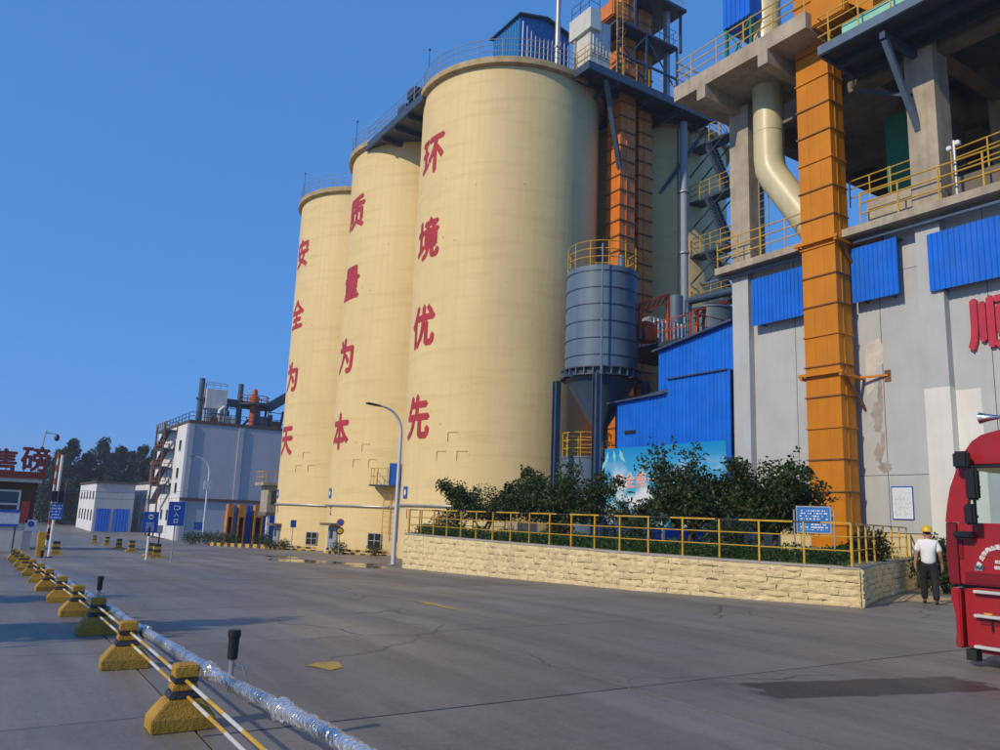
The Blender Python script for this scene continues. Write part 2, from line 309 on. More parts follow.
# ------------------------------------------------------------------ builders
ORG = {}
class MB:
    def __init__(s): s.v = []; s.f = []
    def add(s, vs, fs):
        b = len(s.v); s.v += [tuple(v) for v in vs]; s.f += [tuple(b+i for i in f) for f in fs]; return s
    def box(s, x0, y0, z0, x1, y1, z1):
        return s.add([(x0,y0,z0),(x1,y0,z0),(x1,y1,z0),(x0,y1,z0),(x0,y0,z1),(x1,y0,z1),(x1,y1,z1),(x0,y1,z1)],
                     [(0,3,2,1),(4,5,6,7),(0,1,5,4),(1,2,6,5),(2,3,7,6),(3,0,4,7)])
    def beam(s, a, b, wd, ht, up=(0,0,1)):
        a, b = Vector(a), Vector(b); d = (b-a).normalized(); u = Vector(up)
        if abs(d.dot(u)) > .98: u = Vector((0,1,0))
        r = d.cross(u).normalized()*wd/2; u = r.cross(d).normalized()*ht/2
        vs = [a-r-u, a+r-u, a+r+u, a-r+u, b-r-u, b+r-u, b+r+u, b-r+u]
        return s.add(vs, [(0,3,2,1),(4,5,6,7),(0,1,5,4),(1,2,6,5),(2,3,7,6),(3,0,4,7)][::1])
    def tube(s, a, b, r0, r1=None, n=10, cap=True):
        return s.path([a, b], [r0, r0 if r1 is None else r1], n, cap)
    def path(s, pts, r, n=8, cap=True, jit=0.):
        pts = [Vector(p) for p in pts]; rs = r if isinstance(r, (list, tuple)) else [r]*len(pts)
        base = len(s.v); prev = None
        for i, p in enumerate(pts):
            d = ((pts[min(i+1, len(pts)-1)]-p).normalized() + (p-pts[max(i-1, 0)]).normalized())
            d = d.normalized() if d.length > 1e-6 else Vector((0,0,1))
            if prev is None:
                u = Vector((0,0,1)) if abs(d.z) < .9 else Vector((1,0,0)); x = d.cross(u).normalized()
            else: x = (prev - d*prev.dot(d)).normalized()
            prev = x; y = d.cross(x)
            for k in range(n):
                a = 2*math.pi*k/n; q = rs[i]*(1+random.uniform(-jit, jit)); s.v.append(tuple(p + x*math.cos(a)*q + y*math.sin(a)*q))
        for i in range(len(pts)-1):
            for k in range(n):
                a, b = base+i*n+k, base+i*n+(k+1) % n; s.f.append((a, b, b+n, a+n))
        if cap: s.f.append(tuple(base+k for k in range(n))[::-1]); s.f.append(tuple(base+(len(pts)-1)*n+k for k in range(n)))
        return s
    def lathe(s, prof, cx, cy, n=48, cap=True):
        b = len(s.v)
        for r, z in prof:
            for k in range(n):
                a = 2*math.pi*k/n; s.v.append((cx+r*math.cos(a), cy+r*math.sin(a), z))
        for i in range(len(prof)-1):
            for k in range(n):
                a, c = b+i*n+k, b+i*n+(k+1) % n; s.f.append((a, c, c+n, a+n))
        if cap: s.f.append(tuple(b+k for k in range(n))[::-1]); s.f.append(tuple(b+(len(prof)-1)*n+k for k in range(n)))
        return s
    def prism(s, poly, lo, hi, axis='X'):
        n = len(poly); b = len(s.v)
        for h in (lo, hi):
            for p, q in poly: s.v.append((h, p, q) if axis == 'X' else (p, h, q) if axis == 'Y' else (p, q, h))
        s.f.append(tuple(b+i for i in range(n))[::-1]); s.f.append(tuple(b+n+i for i in range(n)))
        for i in range(n): s.f.append((b+i, b+(i+1) % n, b+n+(i+1) % n, b+n+i))
        return s
    def corr(s, a, b, z0, z1, out, pitch=.25, depth=.035, z0b=None, z1b=None, th=.012):
        """ribbed sheet from plan point a to b, ribs standing out along 'out'"""
        a, b, o = Vector((a[0], a[1], 0)), Vector((b[0], b[1], 0)), Vector((out[0], out[1], 0)).normalized()
        Ln = (b-a).length; n = max(2, int(Ln/pitch)); z0b = z0 if z0b is None else z0b; z1b = z1 if z1b is None else z1b
        pr = []
        for i in range(n):
            for t, h in ((0, 0), (.55, 0), (.65, 1), (.9, 1)): pr.append(((i+t)/n, h))
        pr.append((1, 0)); base = len(s.v); m = len(pr)
        for off in (0., -th):
            for t, h in pr:
                p = a.lerp(b, t) + o*(h*depth+off); s.v.append((p.x, p.y, z0+(z0b-z0)*t)); s.v.append((p.x, p.y, z1+(z1b-z1)*t))
        for k in range(2):
            q = base+k*2*m
            for i in range(m-1): s.f.append((q+2*i, q+2*i+2, q+2*i+3, q+2*i+1))
        q2 = base+2*m
        for i in range(m-1):
            s.f.append((base+2*i, base+2*i+2, q2+2*i+2, q2+2*i)); s.f.append((base+2*i+1, base+2*i+3, q2+2*i+3, q2+2*i+1))
        s.f.append((base, base+1, q2+1, q2)); e = 2*m-2; s.f.append((base+e, base+e+1, q2+e+1, q2+e))
        return s
    def mesh(s, name, m, org=Vector(), smooth=False, bevel=0.):
        me = bpy.data.meshes.new(name); me.from_pydata([tuple(Vector(v)-org) for v in s.v], [], s.f); me.validate()
        bm = bmesh.new(); bm.from_mesh(me); bmesh.ops.recalc_face_normals(bm, faces=bm.faces)
        if bevel: bmesh.ops.bevel(bm, geom=[e for e in bm.edges if len(e.link_faces) == 2 and e.calc_face_angle(0) > .5], offset=bevel, segments=2, affect='EDGES', clamp_overlap=True)
        if smooth:
            for f in bm.faces: f.smooth = True
            for e in bm.edges:
                if len(e.link_faces) == 2 and e.calc_face_angle(0) > .6: e.smooth = False
        bm.to_mesh(me); bm.free(); me.materials.append(MATS[m]); return me
    def build(s, name, m, parent=None, smooth=False, bevel=0., org=None):
        o0 = ORG[parent.name] if parent else (Vector(org) if org is not None else Vector())
        me = s.mesh(name, m, o0, smooth, bevel); ob = bpy.data.objects.new(name, me); COL.objects.link(ob)
        if parent: ob.parent = parent
        else: ob.location = o0
        ORG[ob.name] = o0; return ob
def box(*a): return MB().box(*a)
def tag(o, label=None, cat=None, group=None, kind=None):
    if label: o['label'] = label
    if cat: o['category'] = cat
    if group: o['group'] = group
    if kind: o['kind'] = kind
    return o
def thing(name, label, cat, loc, group=None):
    o = bpy.data.objects.new(name, None); COL.objects.link(o); o.location = loc; o.empty_display_size = .3; ORG[o.name] = Vector(loc)
    return tag(o, label, cat, group)
def inst(name, me, parent, p, rz=0., sc=None):
    """one more piece that shares mesh data; p is in world coordinates"""
    o = bpy.data.objects.new(name, me); COL.objects.link(o); o.parent = parent; o.location = Vector(p)-ORG[parent.name]; o.rotation_euler = (0, 0, rz)
    if sc: o.scale = sc
    ORG[o.name] = Vector(p); return o
def copy_tree(o, loc, rz=0., label=None, scale=None):
    def cp(a, par):
        c = a.copy(); COL.objects.link(c); c.parent = par
        for ch in a.children: cp(ch, c)
        return c
    c = cp(o, None); c.location = loc; c.rotation_euler = (0, 0, rz)
    if label: c['label'] = label
    if scale: c.scale = (scale,)*3
    ORG[c.name] = Vector(loc); return c
POSTM = {}
def railing(parent, pts, h=1.05, mids=(.36, .7), sp=1.5, m='yellow', r=.022, name='guard_rail', closed=False, flat=False):
    """rails as one part, every post a piece below it"""
    pts = [Vector(p) for p in pts]
    if closed: pts = pts+[pts[0]]
    mb = MB()
    for hh in (h, *mids): mb.path([p+Vector((0, 0, hh)) for p in pts], r, 6)
    g = mb.build(name, m, parent)
    key = (round(h, 2), m, round(r, 3))
    if key not in POSTM: POSTM[key] = MB().tube((0,0,0), (0,0,h), r*1.1, n=6).mesh('post', m)
    acc = 0.; L = sum((pts[i+1]-pts[i]).length for i in range(len(pts)-1)); n = max(1, round(L/sp)); tg = [L*k/n for k in range(n+(0 if closed else 1))]
    i = 0
    for t in tg:
        while i < len(pts)-2 and acc+(pts[i+1]-pts[i]).length < t-1e-6: acc += (pts[i+1]-pts[i]).length; i += 1
        d = (pts[i+1]-pts[i]); p = pts[i]+d*min(1, (t-acc)/max(d.length, 1e-6)); inst('post', POSTM[key], g, p)
    return g
def text_mesh(body, size, bold=.0, sx=1.0):
    c = bpy.data.curves.new('t', 'FONT'); c.body = body; c.size = size; c.align_x = 'CENTER'; c.align_y = 'CENTER'; c.resolution_u = 3
    o = bpy.data.objects.new('t', c); COL.objects.link(o); dg = bpy.context.evaluated_depsgraph_get()
    me = bpy.data.meshes.new_from_object(o.evaluated_get(dg)); bpy.data.objects.remove(o); bpy.data.curves.remove(c)
    xs = [v.co.x for v in me.vertices]; ys = [v.co.y for v in me.vertices]
    if not xs: return me
    cx, cy = (min(xs)+max(xs))/2, (min(ys)+max(ys))/2
    for v in me.vertices: v.co.x = (v.co.x-cx)*sx; v.co.y -= cy
    return me
def glyph(name, body, size, m, parent, o, ux, uy=(0,0,1), bold=.0, lift=.004, depth=0., sx=1., bend=None, step=.0025):
    """characters laid on a surface at o; ux / uy span it, the normal is ux x uy. bold = shifted layers stacked outward"""
    me = text_mesh(body, size, sx=sx); o = Vector(o); ux = Vector(ux).normalized(); uy = Vector(uy).normalized(); nn = ux.cross(uy)
    bm0 = bmesh.new(); bm0.from_mesh(me); bpy.data.meshes.remove(me)
    if bend:
        xs = [v.co.x for v in bm0.verts]; x = min(xs)
        while x < max(xs):
            bmesh.ops.bisect_plane(bm0, geom=bm0.verts[:]+bm0.edges[:]+bm0.faces[:], plane_co=(x, 0, 0), plane_no=(1, 0, 0)); x += .12
    if depth:
        ex = bmesh.ops.extrude_face_region(bm0, geom=bm0.faces[:]); bmesh.ops.translate(bm0, verts=[e for e in ex['geom'] if isinstance(e, bmesh.types.BMVert)], vec=(0, 0, depth))
    bm0.verts.ensure_lookup_table(); vs = [v.co.copy() for v in bm0.verts]; fs = [[v.index for v in f.verts] for f in (bm0.verts.index_update() or bm0.faces)]
    bm0.free(); mb = MB()
    offs = [(0, 0)] if not bold else [(0, 0), (bold, 0), (-bold, 0), (0, bold), (0, -bold)]
    for k, (dx, dy) in enumerate(offs):
        q = []
        for v in vs:
            x, y, z = v.x+dx, v.y+dy, v.z+lift+k*step
            if bend: c, R, a0 = bend; a = a0 - x/R; q.append((c[0]-(R+z)*math.cos(a), c[1]+(R+z)*math.sin(a), o.z+y))
            else: q.append(o+ux*x+uy*y+nn*z)
        mb.add(q, fs)
    return mb.build(name, m, parent)
def struct(ob): ob['kind'] = 'structure'; return ob
def smooth_noise(x, y, s=0): return math.sin(x*1.3+s)*math.cos(y*1.7-s*.7)+.5*math.sin(x*2.9-y*2.3+s*1.9)

# ================================================================== GROUND
ys = [-120, -60, -20, 0, 6]+[6+i for i in range(1, 9)]+[20, 40, 60, 80, 100, 110]+[110+i*2.5 for i in range(1, 9)]+[180, 300, 600, 900]
xs = [-700, -300, -60, -20, 0, 20, 60, 300, 700]; mb = MB()
for y in ys:
    for x in xs: mb.v.append((x, y, gz(y)-.05))
for j in range(len(ys)-1):
    for i in range(len(xs)-1): a = j*len(xs)+i; mb.f.append((a, a+1, a+1+len(xs), a+len(xs)))
gnd = struct(mb.build('ground', 'road', smooth=True))
SLABM = []
def in_planter(x, y): return x > 15.5 and 12 < y < 27
for i, x0 in enumerate([-14.5+4*k for k in range(11)]):
    yy = -5.5 if x0 < 1.4 else -6.2
    while yy < 74:
        x1, y1 = x0+3.985, yy+4.035; mb = MB(); N = 4; dz = random.uniform(-.004, .002)
        if not (in_planter(x0, yy) and in_planter(x1, y1)):
            for k in range(N+1):
                y = yy+(y1-yy)*k/N
                for x in (x0+.008, x1): mb.v.append((x, y, gz(y)+dz))
            for k in range(N+1):
                y = yy+(y1-yy)*k/N
                for x in (x0+.008, x1): mb.v.append((x, y, gz(y)-.1))
            n2 = 2*(N+1)
            for k in range(N):
                a = 2*k; mb.f += [(a, a+1, a+3, a+2), (a, a+2, a+2+n2, a+n2), (a+1, a+1+n2, a+3+n2, a+3)]
            mb.f += [(0, n2, n2+1, 1), (2*N, 2*N+1, 2*N+1+n2, 2*N+n2)]
            mb.build('concrete_slab', 'road', gnd)
        yy += 4.05
def flat_patch(name, pts, m, dz=.006, sub=None):
    mb = MB(); mb.v = [(p[0], p[1], gz(p[1])+dz) for p in pts]; mb.f = [tuple(range(len(pts)))]
    o = mb.build(name, m); return struct(o)
def blob(c, rx, ry, n=22, j=.25, s=0):
    rr = random.Random(s); return [(c[0]+rx*math.cos(2*math.pi*k/n)*(1+rr.uniform(-j, j)), c[1]+ry*math.sin(2*math.pi*k/n)*(1+rr.uniform(-j, j)), 0) for k in range(n)]
flat_patch('road_marking', [ground(*p) for p in ((306, 666), (318, 663), (338, 662), (343, 668), (330, 671), (318, 668))], 'yellow_mark')
flat_patch('road_marking', [ground(*p) for p in ((412, 601), (428, 602), (456, 609), (457, 611), (430, 605))], 'yellow_mark')
flat_patch('sandy_apron', [ground(*p) for p in ((868, 606), (905, 601), (950, 605), (990, 606), (1040, 600), (1000, 586), (960, 583), (921, 588))], 'sand')
for i, (x, y, a, b) in enumerate(((300, 561, 1.0, 2.4), (325, 562, .8, 2.0), (352, 564, .9, 1.2), (282, 557, .6, 2.0), (372, 567, .7, 1.0))):
    g = ground(x, y); flat_patch('puddle', blob(g, a, b, 26, .35, i), 'puddle', .005+.004*0)

# ================================================================== PLANTER: wall, lawn, fence, shrubs
WALLTOP = .80
WP = [Vector((20.3, 30.6)), Vector((14.75, 29.35)), Vector((14.28, 28.5)), Vector((14.25, 24)), Vector((14.45, 15.5)), Vector((15.15, 12.2)), Vector((15.95, 10.1)), Vector((19.2, 11.65)), Vector((24.9, 13.85))]
rw = thing('retaining_wall', 'low cream split stone retaining wall around the raised planter bed', 'wall', (15, 20, gz(20)))
mb = MB()
for i in range(len(WP)-1):
    a, b = WP[i], WP[i+1]; d = (b-a).normalized(); nrm = Vector((d.y, -d.x))   # inward side to the right of travel? adjusted below
    inn = Vector((20, 20))-(a+b)/2
    if nrm.dot(inn) < 0: nrm = -nrm
    o1, o2 = a+nrm*.035+d*.13, b+nrm*.035-d*.13; i1, i2 = a+nrm*.34+d*.13, b+nrm*.34-d*.13
    mb.add([(o1.x, o1.y, gz(a.y)-.1), (o2.x, o2.y, gz(b.y)-.1), (i2.x, i2.y, gz(b.y)-.1), (i1.x, i1.y, gz(a.y)-.1),
            (o1.x, o1.y, WALLTOP-.045), (o2.x, o2.y, WALLTOP-.045), (i2.x, i2.y, WALLTOP-.045), (i1.x, i1.y, WALLTOP-.045)], [(0,1,2,3),(4,5,6,7),(0,1,5,4),(1,2,6,5),(2,3,7,6),(3,0,4,7)])
mb.build('core', 'mortar', rw)
# stones: eight rough shapes shared by all
STM = []
for k in range(10):
    r = random.Random(k); mb = MB(); N = 4; g = []
    for iz in range(N):
        for ix in range(N):
            e = ix in (0, N-1) or iz in (0, N-1)
            px = ix/(N-1)-.5; pz = iz/(N-1)-.5
            px += r.uniform(-.045, .045)*(1 if e else 1.6); pz += r.uniform(-.08, .08)*(1 if e else 1.6)
            g.append((px, -(r.uniform(-.15, .2) if e else r.uniform(.3, 1.15)), pz))
    mb.v = g+[(x, .8, z) for x, y, z in g]
    n2 = N*N
    for iz in range(N-1):
        for ix in range(N-1): a = iz*N+ix; mb.f.append((a, a+1, a+1+N, a+N))
    rim_ = [i for i in range(N)]+[N*j+N-1 for j in range(1, N)]+[N*(N-1)+N-2-i for i in range(N-1)]+[N*j for j in range(N-2, 0, -1)]
    for i in range(len(rim_)): a, b = rim_[i], rim_[(i+1) % len(rim_)]; mb.f.append((a, b, b+n2, a+n2))
    STM.append(mb.mesh('stone', 'stone'))
rnd_ = random.Random(3); SL = []
for i in range(len(WP)-1):
    a, b = WP[i], WP[i+1]; L = (b-a).length; d = (b-a)/L; ang = math.atan2(d.y, d.x)
    nrm = Vector((d.y, -d.x))
    flip = (Vector((20, 20))-(a+b)/2).dot(nrm) < 0      # -y of the stone must face outward
    rows = 6
    for r in range(rows):
        t = 0.; first = True
        while t < L-.02:
            wd = rnd_.uniform(.24, .58) if L > 1.2 else L/2
            if first and r % 2: wd *= .6
            first = False
            if L-t-wd < .18: wd = L-t
            y = (a+d*(t+wd/2)).y; zb = gz(y)-.05; h = (WALLTOP-.05-zb)/rows; p = a+d*(t+wd/2)
            p = p+d*(.03 if L-t-wd < .01 else 0)-d*(.03 if t == 0 else 0); wd_ = wd+(.06 if (L-t-wd < .01 or t == 0) else 0); SL.append((p.length, (p.x, p.y, zb+h*(r+.5)+rnd_.uniform(-.012, .012)), ang if flip else ang+math.pi, (wd_*rnd_.uniform(.97, 1.01), rnd_.uniform(.015, .038), h*rnd_.uniform(.93, 1.05)), rnd_.randrange(10))); t += wd
SL.sort(key=lambda q: q[0])
for q in SL[:300]: inst('stone', STM[q[4]], rw, q[1], q[2], q[3])
far_st = MB()
for q in SL[300:]:
    me = STM[q[4]]; ca, sa = math.cos(q[2]), math.sin(q[2]); vs = []
    for v in me.vertices: x, y, z = v.co.x*q[3][0], v.co.y*q[3][1], v.co.z*q[3][2]; vs.append((q[1][0]+x*ca-y*sa, q[1][1]+x*sa+y*ca, q[1][2]+z))
    far_st.add(vs, [tuple(f.vertices) for f in me.polygons])
tag(far_st.build('far_stones', 'stone', rw), kind='stuff')
mb = MB()
for i in range(len(WP)-1):
    a, b = WP[i], WP[i+1]; d = (b-a).normalized(); nrm = Vector((d.y, -d.x))
    if nrm.dot(Vector((20, 20))-(a+b)/2) < 0: nrm = -nrm
    o1, o2, i1, i2 = a-nrm*.02, b-nrm*.02, a+nrm*.36, b+nrm*.36
    mb.add([(q.x, q.y, z) for z in (WALLTOP-.05, WALLTOP) for q in (o1, o2, i2, i1)], [(0,1,2,3),(4,5,6,7),(0,1,5,4),(1,2,6,5),(2,3,7,6),(3,0,4,7)])
mb.build('coping', 'cap_concrete', rw)
mb = MB(); poly = [(p.x, p.y) for p in WP]+[(24.98, 20), (24.98, 30.6)]
c = (19.5, 20); mb.v = [(c[0], c[1], WALLTOP-.06)]+[(x, y, WALLTOP-.06) for x, y in poly]; n = len(poly); mb.f = [(0, 1+i, 1+(i+1) % n) for i in range(n)]
struct(mb.build('planter_soil', 'soil'))
# grass and low hedge
def cards(mb, pts, size, up=.0, rnd=random, asp=.55):
    for p in pts:
        s = size*rnd.uniform(.6, 1.35); a = rnd.uniform(0, 6.283); t = rnd.uniform(-1.1, 1.1)
        x = Vector((math.cos(a)*math.cos(t), math.sin(a)*math.cos(t), math.sin(t))); y = x.cross(Vector((rnd.uniform(-1, 1), rnd.uniform(-1, 1), rnd.uniform(-1, 1)+up))).normalized()
        b = len(mb.v); p = Vector(p)
        mb.v += [tuple(p-x*s*.5), tuple(p+y*s*asp*.5+x*s*.05), tuple(p+x*s*.6), tuple(p-y*s*asp*.5+x*s*.05)]; mb.f.append((b, b+1, b+2, b+3))
def leafmesh(name, mb, m, parent=None, org=None):
    o0 = ORG[parent.name] if parent else (Vector(org) if org is not None else Vector())
    me = bpy.data.meshes.new(name); me.from_pydata([tuple(Vector(v)-o0) for v in mb.v], [], mb.f); me.materials.append(MATS[m])
    o = bpy.data.objects.new(name, me); COL.objects.link(o); ORG[o.name] = o0
    if parent: o.parent = parent
    else: o.location = o0
    return o
R = random.Random(11); mb = MB()
def pin(x, y):
    inside = False; n = len(poly)
    for i in range(n):
        (x0, y0), (x1, y1) = poly[i], poly[(i+1) % n]
        if (y0 > y) != (y1 > y) and x < (x1-x0)*(y-y0)/(y1-y0)+x0: inside = not inside
    return inside
k = 0
while k < 26000:
    x, y = R.uniform(14.2, 24.9), R.uniform(10.1, 30.5)
    if not pin(x, y) or not pin(x-.35, y-.1): continue
    k += 1; h = R.uniform(.06, .16); a = R.uniform(0, 6.28); w_ = .012; b = len(mb.v)
    mb.v += [(x-w_*math.cos(a), y-w_*math.sin(a), WALLTOP-.06), (x+w_*math.cos(a), y+w_*math.sin(a), WALLTOP-.06), (x+R.uniform(-.06, .06), y+R.uniform(-.06, .06), WALLTOP-.06+h)]; mb.f.append((b, b+1, b+2))
tag(leafmesh('grass', mb, 'blade'), 'short green grass covering the raised planter bed', 'grass', kind='stuff')
mb = MB(); pts = []
HP = [Vector((17.5, 29.4)), Vector((14.95, 28.4)), Vector((14.95, 24)), Vector((15.15, 16)), Vector((15.75, 13.0)), Vector((16.6, 11.6)), Vector((19.5, 12.8)), Vector((24.3, 14.6))]
for i in range(len(HP)-1):
    a, b = HP[i], HP[i+1]; L = (b-a).length; d = (b-a)/L; nr = Vector((-d.y, d.x))
    for k in range(int(L*900)):
        t = R.uniform(0, L); p = a+d*t+nr*R.gauss(0, .22); top = .40+.08*smooth_noise(p.x*2, p.y*2)
        pts.append((p.x, p.y, WALLTOP-.06+R.uniform(.02, top)*(1 if R.random() < .7 else 1.0)))
cards(mb, pts, .065, .4, R)
tag(leafmesh('low_hedge', mb, 'leaf_hedge'), 'low clipped green hedge running just inside the yellow fence', 'hedge', kind='stuff')
# yellow fence on the coping
def fence_line(name, label, P, sp, h=.93):
    t = thing(name, label, 'fence', (P[0].x, P[0].y, WALLTOP)); P3 = [Vector((p.x, p.y, WALLTOP)) for p in P]
    pm = MB().box(-.02, -.02, 0, .02, .02, h).mesh('post', 'yellow')
    for hh in (h*.36, h*.68):
        MB().path([p+Vector((0, 0, hh)) for p in P3], .014, 6).build('rail', 'yellow', t)
    L = [0.]
    for i in range(len(P3)-1): L.append(L[-1]+(P3[i+1]-P3[i]).length)
    def at(s):
        for i in range(len(P3)-1):
            if s <= L[i+1]+1e-6: return P3[i].lerp(P3[i+1], (s-L[i])/(L[i+1]-L[i]))
        return P3[-1]
    n = round(L[-1]/sp)
    for k in range(n+1): p = at(L[-1]*k/n); inst('post', pm, t, p, math.atan2((at(min(L[-1], L[-1]*k/n+.1))-p).y, (at(min(L[-1], L[-1]*k/n+.1))-p).x+1e-9))
    m = int(L[-1]/.62)                              # top rail: yellow and black lengths, each its own piece
    for k in range(m):
        a, b = at(L[-1]*k/m), at(L[-1]*(k+1)/m); MB().beam(a+Vector((0, 0, h)), b+Vector((0, 0, h)), .038, .038).build('rail_length', 'yellow' if k % 3 else 'black_paint', t)
    return t
def inset(P, q):
    out = []
    for i, p in enumerate(P):
        d = (P[min(i+1, len(P)-1)]-P[max(i-1, 0)]).normalized(); nr = Vector((d.y, -d.x))
        if nr.dot(Vector((20, 20))-p) < 0: nr = -nr
        out.append(p+nr*q)
    return out
IW = inset(WP, .18)
fence_line('planter_fence', 'long yellow tube fence with black banded top rail on the planter wall', IW[2:7], 1.05)
fence_line('planter_fence', 'short yellow and black fence on the planter wall end behind the person', [IW[6]+Vector((.12, .1)), IW[7], IW[8]-Vector((.2, .05))], 1.3)
fence_line('planter_fence', 'short yellow fence return at the far end of the planter beside the silo', [IW[2]+Vector((.02, .12)), IW[1]+Vector((.15, -.05)), IW[0]], 1.0)

def leafy_tree(name, label, base, trunk_h, H, rx, ry, nleaf, seed, m='leaf_dark', lsize=.12, group=None, spread=1.0, ragged=.5, stems=3, cat='tree'):
    r = random.Random(seed); t = thing(name, label, cat, base, group); B = Vector(base); mb = MB(); tips = []
    for s in range(stems):
        a = 6.283*s/stems+r.uniform(-.5, .5); p = B+Vector((math.cos(a)*.08, math.sin(a)*.08, -.06)); q = B+Vector((math.cos(a)*rx*.18, math.sin(a)*ry*.18, trunk_h))
        mb.path([p, p.lerp(q, .5)+Vector((r.uniform(-.06, .06), r.uniform(-.06, .06), 0)), q], [.075*H/3, .06*H/3, .05*H/3], 7)
        nb = 7
        for k in range(nb):
            a2 = a+r.uniform(-1.3, 1.3); e = r.uniform(.25, 1.0); u = math.sqrt(r.uniform(.25, 1))
            tip = B+Vector((math.cos(a2)*rx*u*spread, math.sin(a2)*ry*u*spread, trunk_h+(H-trunk_h)*e*(1-.35*u*u)))
            mid = q.lerp(tip, .5)+Vector((r.uniform(-.15, .15), r.uniform(-.15, .15), r.uniform(0, .2)))
            mb.path([q, mid, tip], [.035*H/3, .022*H/3, .008*H/3], 5); tips += [tip, mid, mid.lerp(tip, .5)]
    mb.build('trunk', 'bark', t, smooth=True)
    cm = MB(); pts = []
    for tp in tips:
        for q in range(3): tips2 = tp+Vector((r.gauss(0, .22), r.gauss(0, .22), r.gauss(0, .14)))*H/3
        rad = r.uniform(.22, .5)*H/3
        for k in range(int(nleaf/len(tips)*.8)):
            v = Vector((r.gauss(0, 1), r.gauss(0, 1), r.gauss(0, .75))); v = v.normalized()*rad*(r.random()**.45); pts.append(tp+v)
    for k in range(int(nleaf*.2)):
        a = r.uniform(0, 6.283); u = r.random()**.5; z = r.uniform(.12, .85); pts.append(B+Vector((math.cos(a)*rx*u*.8, math.sin(a)*ry*u*.8, trunk_h*.7+(H-trunk_h*.7)*z*(1-.4*u))))
    # long twigs that stick out of the outline
    for k in range(int(14*ragged)):
        tp = r.choice(tips); d = Vector((tp.x-B.x, tp.y-B.y, .5+r.uniform(-.3, .8))).normalized(); L = r.uniform(.35, .8)*H/3
        for j in range(26): pts.append(tp+d*L*r.random()+Vector((r.gauss(0, .05), r.gauss(0, .05), r.gauss(0, .05))))
    cards(cm, pts, lsize, .2, r); leafmesh('crown', cm, m, t)
    return t
zl = WALLTOP-.06
GT = 'dark leafy trees in the planter'
for k, (px, X, H, rx, ry, nl, m, rg, lb) in enumerate((
        (484, 18.3, 2.7, 1.9, 2.5, 13000, 'leaf_dark', 1.0, 'dark spreading tree at the far end of the planter before the nearest silo'),
        (566, 18.6, 3.3, 1.9, 2.6, 15000, 'leaf_dark', 1.0, 'dark bushy tree in the planter in front of the hopper legs'),
        (638, 18.6, 1.9, .8, .9, 1300, 'leaf_red', .5, 'thin low tree with bare patches in front of the billboard left half'),
        (688, 18.6, 3.5, 1.4, 1.8, 10500, 'leaf_dark', 2.2, 'dark tall tree with twigs across the billboard'),
        (770, 18.9, 3.0, 1.4, 1.85, 11500, 'leaf_dark', 2.0, 'dark broad tree reaching toward the orange duct'))):
    p = atX(px, 505, X); leafy_tree('planter_tree', lb, (X, p.y, zl), .65, H, rx, ry, nl, k+1, m, group=GT, ragged=rg)
def bush(name, label, c, r0, h, seed, m='leaf_dark', nleaf=1500, group=None, ls=.07):
    r = random.Random(seed); t = thing(name, label, 'bush', c, group); mb = MB(); pts = []
    st = MB()
    for k in range(5):
        a = r.uniform(0, 6.28); st.path([Vector(c)+Vector((0, 0, -.05)), Vector(c)+Vector((math.cos(a)*r0*.5, math.sin(a)*r0*.5, h*.7))], [.02, .008], 5)
    st.build('stem', 'bark', t)
    for k in range(nleaf):
        v = Vector((r.gauss(0, 1), r.gauss(0, 1), r.gauss(0, 1))).normalized()*(r.random()**.35); lump = 1+.22*smooth_noise(v.x*4+seed, v.y*4+v.z*3)
        pts.append(Vector(c)+Vector((v.x*r0*lump, v.y*r0*lump, h*.52+v.z*h*.5*lump)))
    cards(mb, pts, ls, .2, r); leafmesh('foliage', mb, m, t); return t
for i, (px, py, X, r0, h, m, lb) in enumerate(((449, 524, 17.2, .75, 1.0, 'leaf_dark', 'round dark bush behind the fence near the far planter end'), (560, 528, 16.6, .5, .75, 'leaf_red', 'reddish bush behind the fence under the hopper trees'), (633, 530, 16.8, .75, 1.0, 'leaf_dark', 'round dark bush behind the fence below the billboard'),
        (725, 532, 17.2, .8, 1.0, 'leaf_dark', 'dense dark bush at the foot of the tall planter tree'), (868, 540, 20.0, .55, .9, 'leaf_red', 'reddish low bush beside the foot of the orange duct'), (940, 535, 21.0, .8, 1.5, 'leaf_dark', 'round green bush between the person and the red truck'))):
    p = atX(px, py, X); z = zl if i < 5 else gz(p.y)
    if i == 5: p = Vector((23.0, 12.0, 0)); z = gz(12.0)
    bush('planter_bush', lb, (p.x, p.y, z), r0, h, 40+i, m, 2600 if i < 5 else 5500, 'bushes around the planter', .075 if i < 5 else .1)

